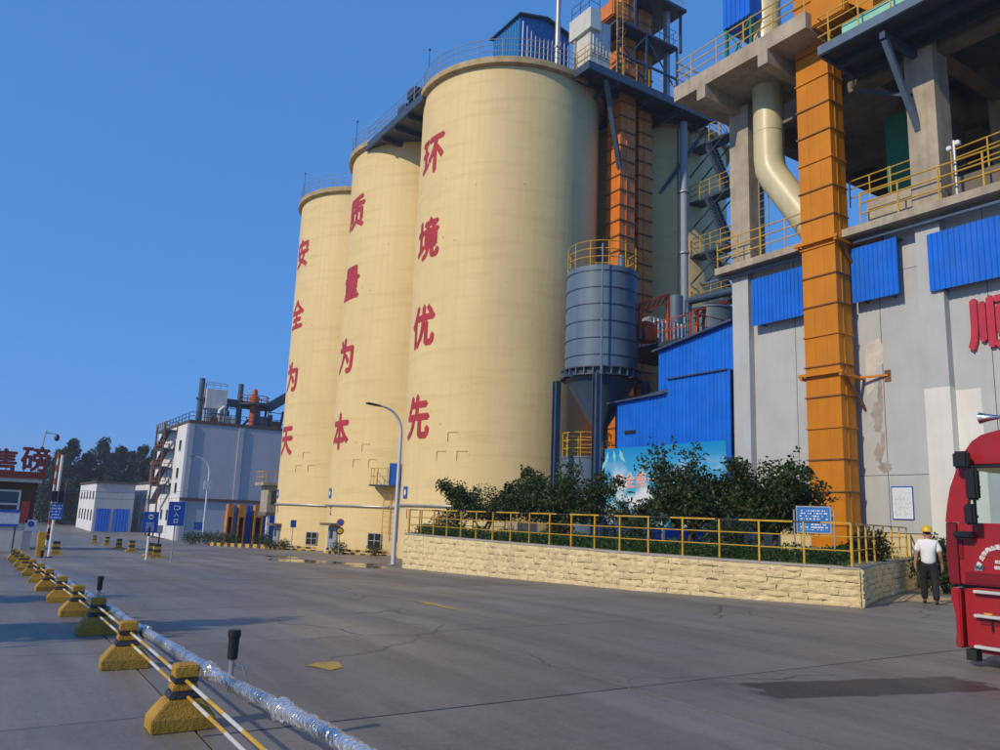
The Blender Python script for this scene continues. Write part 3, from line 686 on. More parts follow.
# ================================================================== SILOS
SX, SR, STOP = 25.31, 5.62, 27.45
SY = {3: 38.8, 2: 50.1, 1: 61.35}
CH = {3: '环境优先', 2: '质量为本', 1: '安全为天'}
LB = {3: 'nearest cream silo with red characters 环境优先', 2: 'middle cream silo with red characters 质量为本', 1: 'farthest cream silo of the front row with red characters 安全为天'}
SILO = {}
def make_silo(key, cx, cy, label, base=None):
    b = gz(cy)-.15 if base is None else base
    t = thing('cement_silo', label, 'silo', (cx, cy, b), 'tall cream cement silos'); SILO[key] = t
    MB().lathe([(SR, b), (SR, 2), (SR, 8), (SR, 14), (SR, 20), (SR, STOP-.5)], cx, cy, 96).build('wall', 'silo', t, smooth=True)
    MB().lathe([(SR+.004, STOP-.5), (SR+.30, STOP-.42), (SR+.30, STOP-.06), (SR+.22, STOP), (SR-.4, STOP+.02), (.2, STOP+.5)], cx, cy, 96).build('rim', 'rim', t, smooth=True)
    ring = [(cx+(SR+.15)*math.cos(6.2832*k/48), cy+(SR+.15)*math.sin(6.2832*k/48), STOP-.02) for k in range(48)]
    railing(t, ring, 1.15, (.4, .78), 1.45, 'galv', .022, closed=True)
    # lightning rod
    a = math.radians(168); MB().tube((cx+SR*math.cos(a), cy+SR*math.sin(a), STOP), (cx+SR*math.cos(a), cy+SR*math.sin(a), STOP+2.6), .02, n=6).lathe([(.01, STOP+2.55), (.09, STOP+2.62), (.01, STOP+2.72)], cx+SR*math.cos(a), cy+SR*math.sin(a), 8).build('lightning_rod', 'steel_dark', t)
    return t
for k in (3, 2, 1):
    t = make_silo(k, SX, SY[k], LB[k]); c = (SX, SY[k])
    for i, ch in enumerate(CH[k]):
        glyph('painted_character', ch, 2.55, 'red_paint', t, (0, 0, 22.45-5.2*i), (0,-1,0), bold=.10, bend=(c, SR, math.radians(-1.5)), lift=.006, sx=.98)
    glyph('painted_number', str(4-k), .75, 'red_paint', t, (0, 0, 1.55), (0,-1,0), bold=.01, bend=(c, SR, math.radians(4)), lift=.006)
    # cable tray round the silo
    mb = MB(); z = 2.02 if k == 3 else 1.92
    mb.path([(SX-(SR+.09)*math.cos(math.radians(q)), SY[k]+(SR+.09)*math.sin(math.radians(q)), z) for q in range(-75, 36, 5)], .06, 8); mb.build('cable_pipe', 'galv', t, smooth=True)
    # little blue plate
    a = math.radians(8); q = Vector((SX-(SR+.02)*math.cos(a), SY[k]+(SR+.02)*math.sin(a), 2.72)); ux = Vector((-math.sin(a), -math.cos(a), 0)); nn = Vector((-math.cos(a), math.sin(a), 0))
    pl = MB(); pl.add([q+ux*x*.3+Vector((0, 0, y*.33))+nn*d for d in (0, .02) for x, y in ((-1,-1),(1,-1),(1,1),(-1,1))], [(0,1,2,3),(4,5,6,7),(0,1,5,4),(1,2,6,5),(2,3,7,6),(3,0,4,7)]); pb = pl.build('number_plate', 'sign_blue', t)
    w2 = MB(); q2 = q+nn*.024; w2.add([q2+ux*(.16*math.cos(x*.524))+Vector((0, 0, .16*math.sin(x*.524))) for x in range(12)], [tuple(range(12))]); w2.build('round_mark', 'sign_white', pb)
    # shallow repair marks high on the wall
    for (an, zz) in ((-24, 4.9), (-31, 5.9), (-37, 4.9)):
        a = math.radians(an); q = Vector((SX-(SR+.01)*math.cos(a), SY[k]+(SR+.01)*math.sin(a), zz)); ux = Vector((-math.sin(a), -math.cos(a), 0)); nn = Vector((-math.cos(a), math.sin(a), 0))
        MB().beam(q-ux*.3, q+ux*.3, .02, .03).beam(q-ux*.3-Vector((0, 0, .5)), q-ux*.3-Vector((0,0,.02)), .02, .03).build('patched_opening', 'rim', t)
def on_silo(k, an, z, off=0.):
    a = math.radians(an); return Vector((SX-(SR+off)*math.cos(a), SY[k]+(SR+off)*math.sin(a), z)), Vector((-math.sin(a), -math.cos(a), 0)), Vector((-math.cos(a), math.sin(a), 0))
def obox(mb, q, ux, nn, x0, x1, n0, n1, z0, z1):
    mb.add([q+ux*x+nn*n_+Vector((0, 0, z)) for z in (z0, z1) for x, n_ in ((x0, n0), (x1, n0), (x1, n1), (x0, n1))], [(0,1,2,3),(4,5,6,7),(0,1,5,4),(1,2,6,5),(2,3,7,6),(3,0,4,7)]); return mb
for k, an in ((2, -4), (1, 0)):                         # doors with canopies
    zb = gz(SY[k]); q, ux, nn = on_silo(k, an, zb, -.1); d = obox(MB(), q, ux, nn, -.62, .62, 0, .2, 0, 1.75).build('door', 'door_grey', SILO[k])
    obox(MB(), q, ux, nn, -.35, .12, .19, .21, .95, 1.5).build('door_pane', 'glass', d)
    obox(MB(), q, ux, nn, -.8, .8, 0, .75, 1.8, 1.96).build('door_canopy', 'concrete_dark', SILO[k])
for k, an in ((2, -42), (1, -42)):                       # low windows
    zb = gz(SY[k]); q, ux, nn = on_silo(k, an, zb, 0); wv = obox(MB(), q, ux, nn, -.44, .44, -.1, .02, .55, 1.45).build('window', 'dark_void', SILO[k])
    fm = MB()
    for x in (-.44, 0, .44): obox(fm, q, ux, nn, x-.025, x+.025, .02, .06, .55, 1.45)
    for z in (.55, 1.0, 1.45): obox(fm, q, ux, nn, -.46, .46, .022, .055, z-.022, z+.022)
    fm.build('frame', 'galv', wv)
# yellow and black kerb barrier along the silo feet
for k, (a0, a1) in ((2, (-6, -52)), (1, (2, -48))):
    t = thing('kerb_barrier', 'low yellow and black banded barrier along the foot of the %s silo' % ('middle' if k == 2 else 'farthest'), 'barrier', on_silo(k, (a0+a1)/2, gz(SY[k]), .5)[0], 'barriers along the silo feet')
    nseg = 14
    for i in range(nseg):
        q0, q1 = on_silo(k, a0+(a1-a0)*i/nseg, gz(SY[k])+.33, .5)[0], on_silo(k, a0+(a1-a0)*(i+1)/nseg, gz(SY[k])+.33, .5)[0]
        MB().beam(q0, q1, .1, .14).build('rail_length', 'yellow' if i % 2 else 'black_paint', t)
        q0.z -= .23; q1.z -= .23; MB().beam(q0, q1, .12, .2).build('kerb_length', 'black_paint' if i % 2 else 'yellow', t)
for k, an, lb in ((1, -12, 'small bush by the door of the farthest silo'), (1, -26, 'small bush between the blue sign and the far silo window'), (2, -24, 'small bush beside the round signs at the middle silo'), (2, -46, 'small bush beside the lamp post at the middle silo')):
    q = on_silo(k, an, 0, 1.0)[0]; bush('silo_bush', lb, (q.x, q.y, gz(q.y)), .55, .8, 70+an, 'leaf_dark', 900, 'small bushes along the silo feet', .08)
# blue cabinet on a bracket with a ladder, middle silo
q, ux, nn = on_silo(2, -50, 3.3, 0)
t = thing('wall_cabinet', 'blue electrical cabinet on a bracket platform with a yellow ladder on the middle silo', 'cabinet', q)
obox(MB(), q, ux, nn, .1, .75, .15, .75, .0, 1.35).build('cabinet', 'sign_blue', t); obox(MB(), q, ux, nn, -1.1, .95, 0.02, .95, -.12, -.02).build('platform', 'steel_dark', t)
railing(t, [q-ux*1.05+nn*.1, q-ux*1.05+nn*.9, q+ux*.05+nn*.9], 1.0, (.5,), .6, 'yellow', .02)
mb = MB(); qq = q+nn*.45+ux*.0
for x in (-.22, .22): mb.tube(qq+ux*x+Vector((0, 0, -3.1)), qq+ux*x+Vector((0, 0, -.1)), .025, n=6)
for i in range(9): mb.tube(qq-ux*.22+Vector((0, 0, -2.95+i*.33)), qq+ux*.22+Vector((0, 0, -2.95+i*.33)), .015, n=5)
mb.build('ladder', 'yellow', t)
# walkway between the silo tops + machinery
t = thing('roof_bridge', 'dark steel bridge between the tops of the nearest and middle silos', 'bridge', (SX, 44.4, STOP-.9))
box(19.75, 40.2, STOP-.62, 29, 48.9, STOP-.35).build('deck', 'steel_dark', t)
box(19.6, 40.2, STOP-.72, 19.74, 48.9, STOP-.2).build('edge_beam', 'steel_navy', t)
for y in (42.5, 44.4, 46.3): box(19.76, y-.1, STOP-.95, 29, y+.1, STOP-.63).build('cross_beam', 'steel_dark', t)
railing(t, [(19.67, 40.3, STOP-.2), (19.67, 48.8, STOP-.2)], 1.1, (.4, .75), 1.2, 'galv', .022)
t = thing('roof_conveyor', 'dark conveyor drive standing on the bridge between silo tops', 'machine', (21.6, 43, STOP-.35))
for i, (y0, h) in enumerate(((42.2, 1.7), (43.6, 1.15))):
    box(20.0, y0, STOP+h-.35-.55, 20.8, y0+1.1, STOP+h-.35).build('housing', 'steel_dark', t, bevel=.04)
    for yy_ in (y0+.1, y0+1.0): box(20.1, yy_-.05, STOP-.349, 20.2, yy_+.05, STOP+h-.9).build('leg', 'steel_dark', t)
MB().tube((20.4, 40.8, STOP+1.0), (20.4, 44.9, STOP+.5), .16, n=10).build('drum', 'steel_dark', t, smooth=True)
# blue sheds on the nearest silo top
def blue_shed(label, x0, y0, x1, y1, z0, z1, zr, m='blue_sheet'):
    t = thing('roof_shed', label, 'shed', ((x0+x1)/2, (y0+y1)/2, z0))
    for nm, a, b, o in (('wall_sheet', (x0, y1), (x0, y0), (-1, 0)), ('wall_sheet', (x0, y0), (x1, y0), (0, -1)), ('wall_sheet', (x1, y0), (x1, y1), (1, 0)), ('wall_sheet', (x1, y1), (x0, y1), (0, 1))):
        zz = [z1 if o[0] == 0 and p[1] in (y0, y1) else z1 for p in (a, b)]
        MB().corr(a, b, z0+.9, z1, o, .3, .05).build(nm, m, t)
    xm = (x0+x1)/2
    mb = MB().prism([(x0-.2, z1-.02), (xm, zr), (x1+.2, z1-.02), (x1+.2, z1+.06), (xm, zr+.1), (x0-.2, z1+.06)], y0-.25, y1+.25, 'Y'); mb.build('roof', 'steel_navy', t)
    MB().prism([(x0, z1-.01), (x1, z1-.01), (xm, zr-.02)], y0+.02, y0+.06, 'Y').build('gable', m, t)
    for x in (x0, xm, x1):
        for y in (y0, y1): box(x-.06, y-.06, z0, x+.06, y+.06, z0+1.0).build('post', 'steel_dark', t)
    return t
blue_shed('blue ribbed shed with pitched roof on the nearest silo top', 23.6, 35.6, 27.4, 38.6, STOP+.3, STOP+4.1, STOP+4.6, 'blue_sheet_light')
blue_shed('small light blue shed beside the larger one on the nearest silo', 23.4, 39.4, 25.0, 41.6, STOP+.3, STOP+2.5, STOP+2.9, 'blue_sheet_light')
for px, r0, lb, ztop in ((557, .16, 'grey vent pipe rising behind the nearest silo rim', 33), (577, .17, 'grey pipe standing beside the white cabin on the silo top', 31)):
    p = atY(px, 60, 34.2); t = thing('vent_pipe', lb, 'pipe', (p.x, 34.2, STOP)); MB().tube((p.x, 34.2, STOP-.05), (p.x, 34.2, ztop), r0, n=14).build('shaft', 'galv', t, smooth=True)
    MB().tube((p.x, 34.2, STOP+1.9), (p.x, 34.2, STOP+2.02), r0*1.35, n=14).build('flange', 'galv', t)

# ================================================================== BACK SILO, ELEVATORS, STEEL PLATFORMS
t = make_silo('back', 37.0, 38.8, 'cream silo of the rear row behind the orange elevators and stairs', gz(38)-.2)
def elevator(label, x0, y0, x1, y1, z0, z1, step, m='orange_red'):
    t = thing('bucket_elevator', label, 'elevator', ((x0+x1)/2, (y0+y1)/2, z0), 'red orange bucket elevator casings')
    sm = MB().box(-(x1-x0)/2, -(y1-y0)/2, 0, (x1-x0)/2, (y1-y0)/2, step-.08).mesh('casing_section', m)
    fm = MB().box(-(x1-x0)/2-.06, -(y1-y0)/2-.06, 0, (x1-x0)/2+.06, (y1-y0)/2+.06, .078).mesh('flange', 'rust')
    rm = MB().box(-.03, -.02, 0, .03, .02, step-.08).mesh('stiffener', m)
    z = z0; c = ((x0+x1)/2, (y0+y1)/2)
    while z < z1:
        s = inst('casing_section', sm, t, (c[0], c[1], z)); inst('flange', fm, t, (c[0], c[1], z+step-.079))
        inst('stiffener', rm, s, (c[0]-.1, y0-.02, z)); z += step
    return t
elevator('front orange elevator casing passing through the dark platform', 29.35, 32.9, 30.55, 34.1, 3.0, 36, .95)
elevator('rear orange elevator casing right of the taller one', 31.3, 33.4, 32.4, 34.5, 7.5, 36, .95)
t = thing('top_platform', 'dark steel platform at silo top height around the elevator casings', 'platform', (31, 34, 27))
PZ = 27.35
box(25.9, 31.75, PZ-.1, 36.4, 36.6, PZ).build('deck', 'steel_dark', t)
box(25.85, 31.6, PZ-.42, 36.45, 31.74, PZ+.06).build('edge_beam', 'steel_navy', t); box(25.75, 31.6, PZ-.42, 25.86, 34.0, PZ+.06).build('edge_beam', 'steel_navy', t)
for x in (28.1, 30.9, 33.4, 35.8): box(x-.1, 31.75, PZ-.55, x+.1, 36.6, PZ-.11).build('cross_beam', 'steel_navy', t)
for y in (33.2, 35.4): box(26, y-.08, PZ-.4, 36.3, y+.08, PZ-.115).build('long_beam', 'steel_dark', t)
MB().beam((27.4, 32.0, PZ-.4), (29.4, 33.0, PZ-5.0), .26, .26).build('strut', 'steel_navy', t)
MB().beam((36.2, 32.3, PZ-.5), (33.9, 34.2, PZ-5.0), .22, .22).build('strut', 'steel_navy', t)
railing(t, [(25.9, 33.2, PZ+.06), (25.9, 31.66, PZ+.06), (36.35, 31.66, PZ+.06), (36.35, 35, PZ+.06)], 1.15, (.4, .78), 1.0, 'yellow', .024)
# upper frame: two more decks on slim posts
t = thing('elevator_tower', 'open dark steel frame with two decks around the elevator heads', 'tower', (32, 33, PZ))
a = atY(617, 18, 32.0); b = atY(677, 48.6, 32.0); z2 = (a.z+b.z)/2
box(a.x, 31.9, z2-.15, b.x, 35.8, z2).build('deck', 'steel_dark', t)
for x in (a.x+.05, (a.x+b.x)/2-.2, b.x-.1): box(x, 31.92, PZ+.01, x+.12, 32.04, z2-.16).build('post', 'steel_navy', t)
xm = (a.x+b.x)/2-.2
for p, q in (((a.x, PZ+.6), (xm, z2-.3)), ((xm, PZ+.6), (a.x, z2-1.2)), ((xm, z2-.3), (b.x, PZ+.8))): MB().beam((p[0], 31.98, p[1]), (q[0], 31.98, q[1]), .07, .07).build('brace', 'steel_navy', t)
MB().beam((a.x, 31.98, PZ+1.7), (b.x, 31.98, PZ+1.7), .1, .12).build('girt', 'steel_navy', t)
z3 = z2+3.0
box(a.x+1.6, 31.9, z3-.2, b.x+.8, 36, z3).build('deck', 'steel_dark', t)
for x in (a.x+1.7, b.x+.6): box(x-.07, 32.2, z2+.01, x+.07, 32.34, z3-.21).build('post', 'steel_navy', t)
box(b.x-.4, 32.5, PZ+.01, b.x-.1, 32.8, z3-.21).build('column', 'galv', t)
railing(t, [(a.x+.1, 32, z2), (b.x-.05, 32, z2), (b.x-.05, 35.7, z2)], 1.1, (.5,), .9, 'steel_navy', .02)
railing(t, [(a.x+1.7, 32, z3), (b.x+.7, 32, z3), (b.x+.7, 35.7, z3)], 1.1, (.5,), .9, 'galv', .02)
for x, z in ((a.x-.15, z2+.35), (a.x+2.1, z3+.3)): box(x, 32.2, z, x+1.3, 33.6, z+1.1).build('elevator_head', 'orange_red', t, bevel=.08)
# white cabin and caged ladder
t = thing('filter_cabin', 'pale boxy filter cabin at the left edge of the dark platform', 'cabin', (27, 33, PZ))
box(26.1, 31.95, PZ+.05, 27.6, 33.5, PZ+3.1).build('body', 'cabin_cream', t); MB().corr((26.12, 31.93), (27.6, 31.93), PZ+.9, PZ+3.1, (0, -1), .22, .05).build('ribbed_side', 'white_dirty', t)
box(25.9, 31.7, PZ+2.3, 26.7, 33.7, PZ+3.6).build('hood', 'cabin_cream', t); railing(t, [(26.0, 33.6, PZ+3.6), (26.0, 31.8, PZ+3.6), (26.65, 31.8, PZ+3.6)], .9, (.45,), .7, 'steel_dark', .018)
for x, y in ((25.98, 33.2),): box(x, y, PZ+.07, x+.18, y+.18, PZ+2.3).build('leg', 'galv', t)
t = thing('caged_ladder', 'yellow caged ladder right of the pale filter cabin', 'ladder', (28.4, 31.9, PZ))
mb = MB()
for x in (28.1, 28.55): mb.tube((x, 31.9, PZ+.06), (x, 31.9, PZ+7.5), .03, n=6)
mb.build('side_rail', 'yellow', t)
rm = MB().tube((-.22, 0, 0), (.22, 0, 0), .016, n=5).mesh('rung', 'yellow')
for i in range(22): inst('rung', rm, t, (28.325, 31.9, PZ+.35+i*.33))
hm = MB().path([(.32*math.cos(math.pi+math.pi*k/8), .42*math.sin(math.pi+math.pi*k/8), 0) for k in range(9)], .016, 5).mesh('cage_hoop', 'yellow')
for i in range(7): inst('cage_hoop', hm, t, (28.325, 31.9, PZ+2.2+i*.8))
# tall round column right of the elevators
mat('column_blue', (.27, .32, .38), .55, var=.1, streak=.3)
p = atY(684, 220, 32.6)
t = thing('round_column', 'tall pale blue round pipe column right of the orange elevators', 'column', (p.x, 32.6, 7)); MB().tube((p.x, 32.6, 6.5), (p.x, 32.6, PZ-.56), .24, n=18).build('shaft', 'column_blue', t, smooth=True)
for z in (10, 14, 18, 22): MB().tube((p.x, 32.6, z), (p.x, 32.6, z+.08), .33, n=18).build('flange', 'galv', t)
MB().tube((p.x-.42, 32.7, 7), (p.x-.42, 32.7, PZ-.6), .05, n=6).build('cable_pipe', 'steel_dark', t)

# zigzag stair in front of the rear silo
t = thing('zigzag_stair', 'dark steel zigzag stair with yellow rails on the rear silo', 'stair', (36.2, 32, 4))
XS0, XS1 = 35.7, 36.7; YR, YL = 30.2, 33.3
lev = [atX(688, y, XS0).z for y in (151, 204, 257, 308)]
for i, z in enumerate(lev):
    box(XS0, YR, z-.14, XS1, YL+.1, z).build('landing', 'steel_dark', t)
    railing(t, [(XS0, YL, z), (XS0, YR, z), (XS1, YR, z)], 1.1, (.4, .75), .9, 'yellow', .024)
    MB().beam((XS0, YR+.3, z-.15), (XS0, YL, z-1.9), .07, .07).beam((XS1, YR+.3, z-.15), (XS1, YL, z-1.9), .07, .07).build('strut', 'steel_dark', t)
    if i < 3:
        zb = lev[i+1]; n = 13; y0, y1 = YL-1.3, YR+.35
        for s, x in enumerate((XS0+.04, XS1-.04)): MB().beam((x, y0, z-.1), (x, y1, zb+.05), .05, .22).build('stringer', 'steel_dark', t)
        tm = MB().box(-.42, -.13, 0, .42, .13, .04).mesh('tread', 'steel_navy')
        for k in range(1, n): inst('tread', tm, t, ((XS0+XS1)/2, y0+(y1-y0)*k/n, z+(zb-z)*k/n-.05))
        railing(t, [(XS0+.02, y0, z), (XS0+.02, y1, zb+.1)], 1.0, (.5,), 1.2, 'steel_dark', .018)
box(XS0, YR+.1, 4.0, XS1, YL, lev[3]-.6).build('support_frame', 'steel_dark', t)

# machine deck behind the blue shed
t = thing('machine_deck', 'dark steel machine deck above the blue shed roof', 'platform', (31, 29, 4))
box(27.2, 25.2, 10.2, 36, 31.2, 10.4).build('deck', 'steel_dark', t)
for x, y in ((27.6, 25.6), (31, 25.6), (35.5, 25.6), (27.6, 30.8), (35.5, 30.8)): box(x-.15, y-.15, gz(y)-.05, x+.15, y+.15, 10.19).build('post', 'steel_navy', t)
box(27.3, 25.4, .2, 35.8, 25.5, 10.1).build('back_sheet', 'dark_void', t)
railing(t, [(27.25, 31, 10.4), (27.25, 25.25, 10.4), (35.9, 25.25, 10.4)], 1.1, (.55,), 1.1, 'machine_orange', .025)
t = thing('dust_filter', 'grey ribbed dust filter box behind the orange frames', 'filter', (31, 30.5, 10.4))
MB().corr((29.3, 30.2), (33.2, 30.2), 10.42, 12.6, (0, -1), .3, .06).build('ribbed_side', 'galv', t); box(29.32, 30.24, 10.41, 33.18, 31.15, 12.7).build('body', 'galv', t)
MB().tube((31.6, 30.6, 12.7), (31.6, 30.6, 14.3), .42, n=14).build('stack', 'steel_blue', t, smooth=True)
for j, (px0, px1, lb) in enumerate(((640, 668, 'red orange truss frame left of the grey filter box'), (697, 727, 'orange truss frame with fan below the zigzag stair'))):
    Y0 = 27.5 if j == 0 else 26.4
    a, b = atY(px0, 300, Y0), atY(px1, 292, Y0); t = thing('truss_frame', lb, 'frame', (a.x, Y0, 10.4)); zz = 10.41
    for x in (a.x, b.x): box(x-.07, Y0-.07, zz, x+.07, Y0+.07, zz+(2.6 if x == b.x else 1.7)).build('post', 'machine_orange', t)
    MB().beam((a.x-.3, Y0, zz+1.6), (b.x, Y0, zz+2.6), .14, .14).beam((a.x-.3, Y0, zz+1.25), (b.x, Y0, zz+2.2), .09, .09).build('chord', 'machine_orange', t)
    n = 5
    for k in range(n): f0, f1 = k/n, (k+1)/n; MB().beam((a.x+(b.x-a.x)*f0, Y0, zz+1.3+f0), (a.x+(b.x-a.x)*f1, Y0, zz+1.6+f1), .06, .06).build('web', 'machine_orange', t)
    MB().lathe([(.1, zz), (.55, zz+.1), (.6, zz+.6), (.45, zz+1.0), (.15, zz+1.15)], (a.x+b.x)/2, Y0+.6, 16).build('fan_casing', 'machine_orange', t, smooth=True)
    box((a.x+b.x)/2-.9, Y0+.2, zz, (a.x+b.x)/2-.3, Y0+.9, zz+.7).build('motor', 'rust' if j else 'steel_navy', t, bevel=.06)
t = thing('blue_duct', 'dark blue pipe running to the building below the stair', 'pipe', (33, 25.6, 12)); a, b = atY(688, 304, 26), atY(741, 289, 23)
MB().path([a-Vector((.0, 0, .5)), a+Vector((0, 0, .1)), a.lerp(b, .1)+Vector((0, 0, .12)), b], .2, 12).build('run', 'steel_navy', t, smooth=True)
MB().tube(a-Vector((0, 0, 1.8)), a-Vector((0, 0, .45)), .14, n=10).build('support', 'steel_navy', t)
t = thing('storage_tank', 'grey blue tank just left of the concrete corner column', 'tank', (32.4, 24.0, 8)); p = atY(733, 320, 25.5)
MB().lathe([(1.15, 6), (1.15, p.z+.7), (1.2, p.z+.7), (1.2, p.z+.8), (.1, p.z+1.1)], p.x, 26.9, 32).build('shell', 'steel_blue', t, smooth=True)

# ================================================================== BLUE HOPPER SILO
HX, HY, HR = 24.75, 29.0, 1.78
zt, zb2, zc = 13.75, 8.75, 5.9
t = thing('hopper_silo', 'steel blue ribbed hopper silo on four legs beside the nearest silo', 'hopper', (HX, HY, WALLTOP-.06))
MB().lathe([(HR, zb2), (HR, zt), (HR*.6, zt+.25), (.2, zt+.35)], HX, HY, 48).build('shell', 'steel_blue', t, smooth=True)
for k in range(6): z = zb2+.55+k*.83; MB().lathe([(HR+.002, z), (HR+.035, z+.01), (HR+.035, z+.05), (HR+.002, z+.06)], HX, HY, 48, False).build('hoop', 'steel_navy', t)
MB().lathe([(HR+.2, zb2-.42), (HR+.2, zb2-.36), (HR+.02, zb2-.36), (HR+.02, zb2-.06), (HR+.2, zb2-.06), (HR+.2, zb2-.001)], HX, HY, 48, False).build('ring_beam', 'steel_dark', t)
sm = MB().box(0, -.02, -.3, .17, .02, 0).mesh('stiffener', 'steel_blue')
for k in range(28): a = 6.2832*k/28; o = inst('stiffener', sm, t, (HX+(HR+.021)*math.cos(a), HY+(HR+.021)*math.sin(a), zb2-.061), a)
MB().lathe([(HR-.02, zb2-.43), (.28, zc), (.28, zc-.5)], HX, HY, 40).build('cone', 'steel_navy', t, smooth=True)
for sx in (-1, 1):
    for sy in (-1, 1):
        x, y = HX+sx*HR*.86, HY+sy*HR*.86; lg = MB()
        for d in (-.14, .14): lg.box(x-.15, y+d-.015, zl-.05, x+.15, y+d+.015, zb2-.43)
        lg.box(x-.02, y-.124, zl-.05, x+.02, y+.124, zb2-.43); lg.build('leg', 'steel_navy', t)
ring = [(HX+(HR-.05)*math.cos(6.2832*k/24), HY+(HR-.05)*math.sin(6.2832*k/24), zt) for k in range(24)]
railing(t, ring, 1.25, (.45, .85), .9, 'yellow', .024, closed=True)
MB().path([(HX-HR*.62-.3, HY-HR*.85-.15, zl), (HX-HR*.62-.3, HY-HR*.85-.15, zt+.9), (HX-.5, HY-.5, zt+1.1)], .045, 8).build('filling_pipe', 'steel_blue', t, smooth=True)
MB().tube((HX+.5, HY-.9, zt), (HX+.5, HY-.9, zt+.9), .2, n=12).build('vent', 'steel_blue', t, smooth=True)
t = thing('storage_bin', 'grey round bin with yellow railing behind the hopper legs', 'bin', (26.0, 31.0, zl)); MB().lathe([(1.3, zl-.05), (1.3, 4.6), (1.34, 4.62), (1.34, 4.7), (.1, 4.75)], 25.6, 31.0, 32).build('shell', 'steel_blue', t, smooth=True)
railing(t, [(25.6+1.25*math.cos(6.2832*k/16), 31+1.25*math.sin(6.2832*k/16), 4.7) for k in range(16)], 1.2, (.4, .8), .8, 'yellow', .026, closed=True)
t = thing('foot_railing', 'small yellow railing at the foot of the hopper', 'railing', (22.4, 31.8, zl)); railing(t, [(21.6, 31.2, 1.4), (22.6, 31.9, 1.4)], 1.3, (.3, .65, 1.0), .35, 'yellow', .03)
box(21.5, 31.1, zl-.05, 22.7, 32.0, 1.4).build('plinth', 'concrete', t)

# ================================================================== BLUE SHED AND BILLBOARD
XSH = 24.5
t = thing('blue_shed', 'bright blue ribbed sheet shed between the hopper and the grey building', 'shed', (26, 24, zl))
pL, pS, pS2, pR, uL, uR = [atX(*q, XSH) for q in ((617, 402), (668, 391), (668, 380), (740, 365), (657, 353), (740, 325))]
MB().corr((XSH, pL.y), (XSH, pS.y), zl-.05, pL.z, (-1, 0), .21, .03).build('wall_sheet', 'blue_sheet', t)
MB().corr((XSH-.004, pS.y), (XSH-.004, 20.76), zl-.05, pS2.z, (-1, 0), .21, .03).build('wall_sheet', 'blue_sheet', t)
MB().corr((XSH+.5, uL.y+.4), (XSH+.5, 20.76), pS2.z-.6, uL.z+.15, (-1, 0), .21, .03, None, uR.z+.35).build('wall_sheet', 'blue_sheet', t)
box(XSH-.12, 20.9, pS2.z+.005, XSH+.7, pS.y+.05, pS2.z+.06).build('eave', 'steel_navy', t)
MB().beam((XSH-.1, pS.y+.05, pL.z+.05), (XSH-.1, pL.y+.5, pL.z-.05), .25, .07).build('eave', 'steel_navy', t)
MB().beam((XSH+.42, uL.y+.6, uL.z+.2), (XSH+.42, 20.9, uR.z+.4), .35, .08).build('eave', 'steel_navy', t)
MB().prism([(pL.y, zl-.05), (pL.y, pL.z-.02), (20.95, pS2.z-.05), (20.95, zl-.05)], XSH+.05, XSH+5, 'X').build('back', 'steel_navy', t)
MB().prism([(uL.y+.35, zl), (uL.y+.35, uL.z+.1), (20.95, uR.z+.3), (20.95, zl)], XSH+.56, XSH+5.2, 'X').build('back', 'steel_navy', t)
box(XSH-.06, 26.2, 5.55, XSH-.02, 26.9, 5.7).build('vent_slot', 'dark_void', t)

def bill_mat():
    m = bpy.data.materials.new('billboard_print'); m.use_nodes = True; n = m.node_tree.nodes; L = m.node_tree.links; b = n['Principled BSDF']; b.inputs['Roughness'].default_value = .4
    tc = n.new('ShaderNodeTexCoord'); sp = n.new('ShaderNodeSeparateXYZ'); L.new(tc.outputs['Generated'], sp.inputs[0])
    r = n.new('ShaderNodeValToRGB'); L.new(sp.outputs[2], r.inputs[0]); e = r.color_ramp.elements; e[0].color = (.02, .30, .50, 1); e[1].color = (.0, .24, .56, 1); q = e.new(.35); q.color = (.10, .45, .62, 1); q = e.new(.6); q.color = (.07, .40, .66, 1)
    mp = n.new('ShaderNodeMapping'); mp.inputs['Scale'].default_value = (1, 3.2, 2.6); L.new(tc.outputs['Generated'], mp.inputs[0])
    t = n.new('ShaderNodeTexNoise'); t.inputs['Scale'].default_value = 1.6; t.inputs['Detail'].default_value = 7; L.new(mp.outputs[0], t.inputs['Vector'])
    mr = n.new('ShaderNodeMapRange'); L.new(t.outputs['Fac'], mr.inputs[0]); mr.inputs[1].default_value = .47; mr.inputs[2].default_value = .62
    g = n.new('ShaderNodeMapRange'); L.new(sp.outputs[2], g.inputs[0]); g.inputs[1].default_value = .85; g.inputs[2].default_value = .5
    mu = n.new('ShaderNodeMath'); mu.operation = 'MULTIPLY'; L.new(mr.outputs[0], mu.inputs[0]); L.new(g.outputs[0], mu.inputs[1])
    x = n.new('ShaderNodeMix'); x.data_type = 'RGBA'; L.new(mu.outputs[0], x.inputs[0]); L.new(r.outputs[0], x.inputs[6]); x.inputs[7].default_value = (.72, .78, .82, 1)
    L.new(x.outputs[2], b.inputs['Base Color']); MATS['bill'] = m
bill_mat()
XB = 21.5; t = thing('billboard', 'sky blue billboard with white clouds and leaf sprays behind the trees', 'billboard', (XB, 21.6, zl))
bp_ = box(XB, 18.45, 1.45, XB+.06, 24.85, 4.52).build('panel', 'bill', t)
for y in (18.7, 21.6, 24.6): box(XB+.062, y-.05, zl-.05, XB+.16, y+.05, 4.4).build('post', 'galv', t)
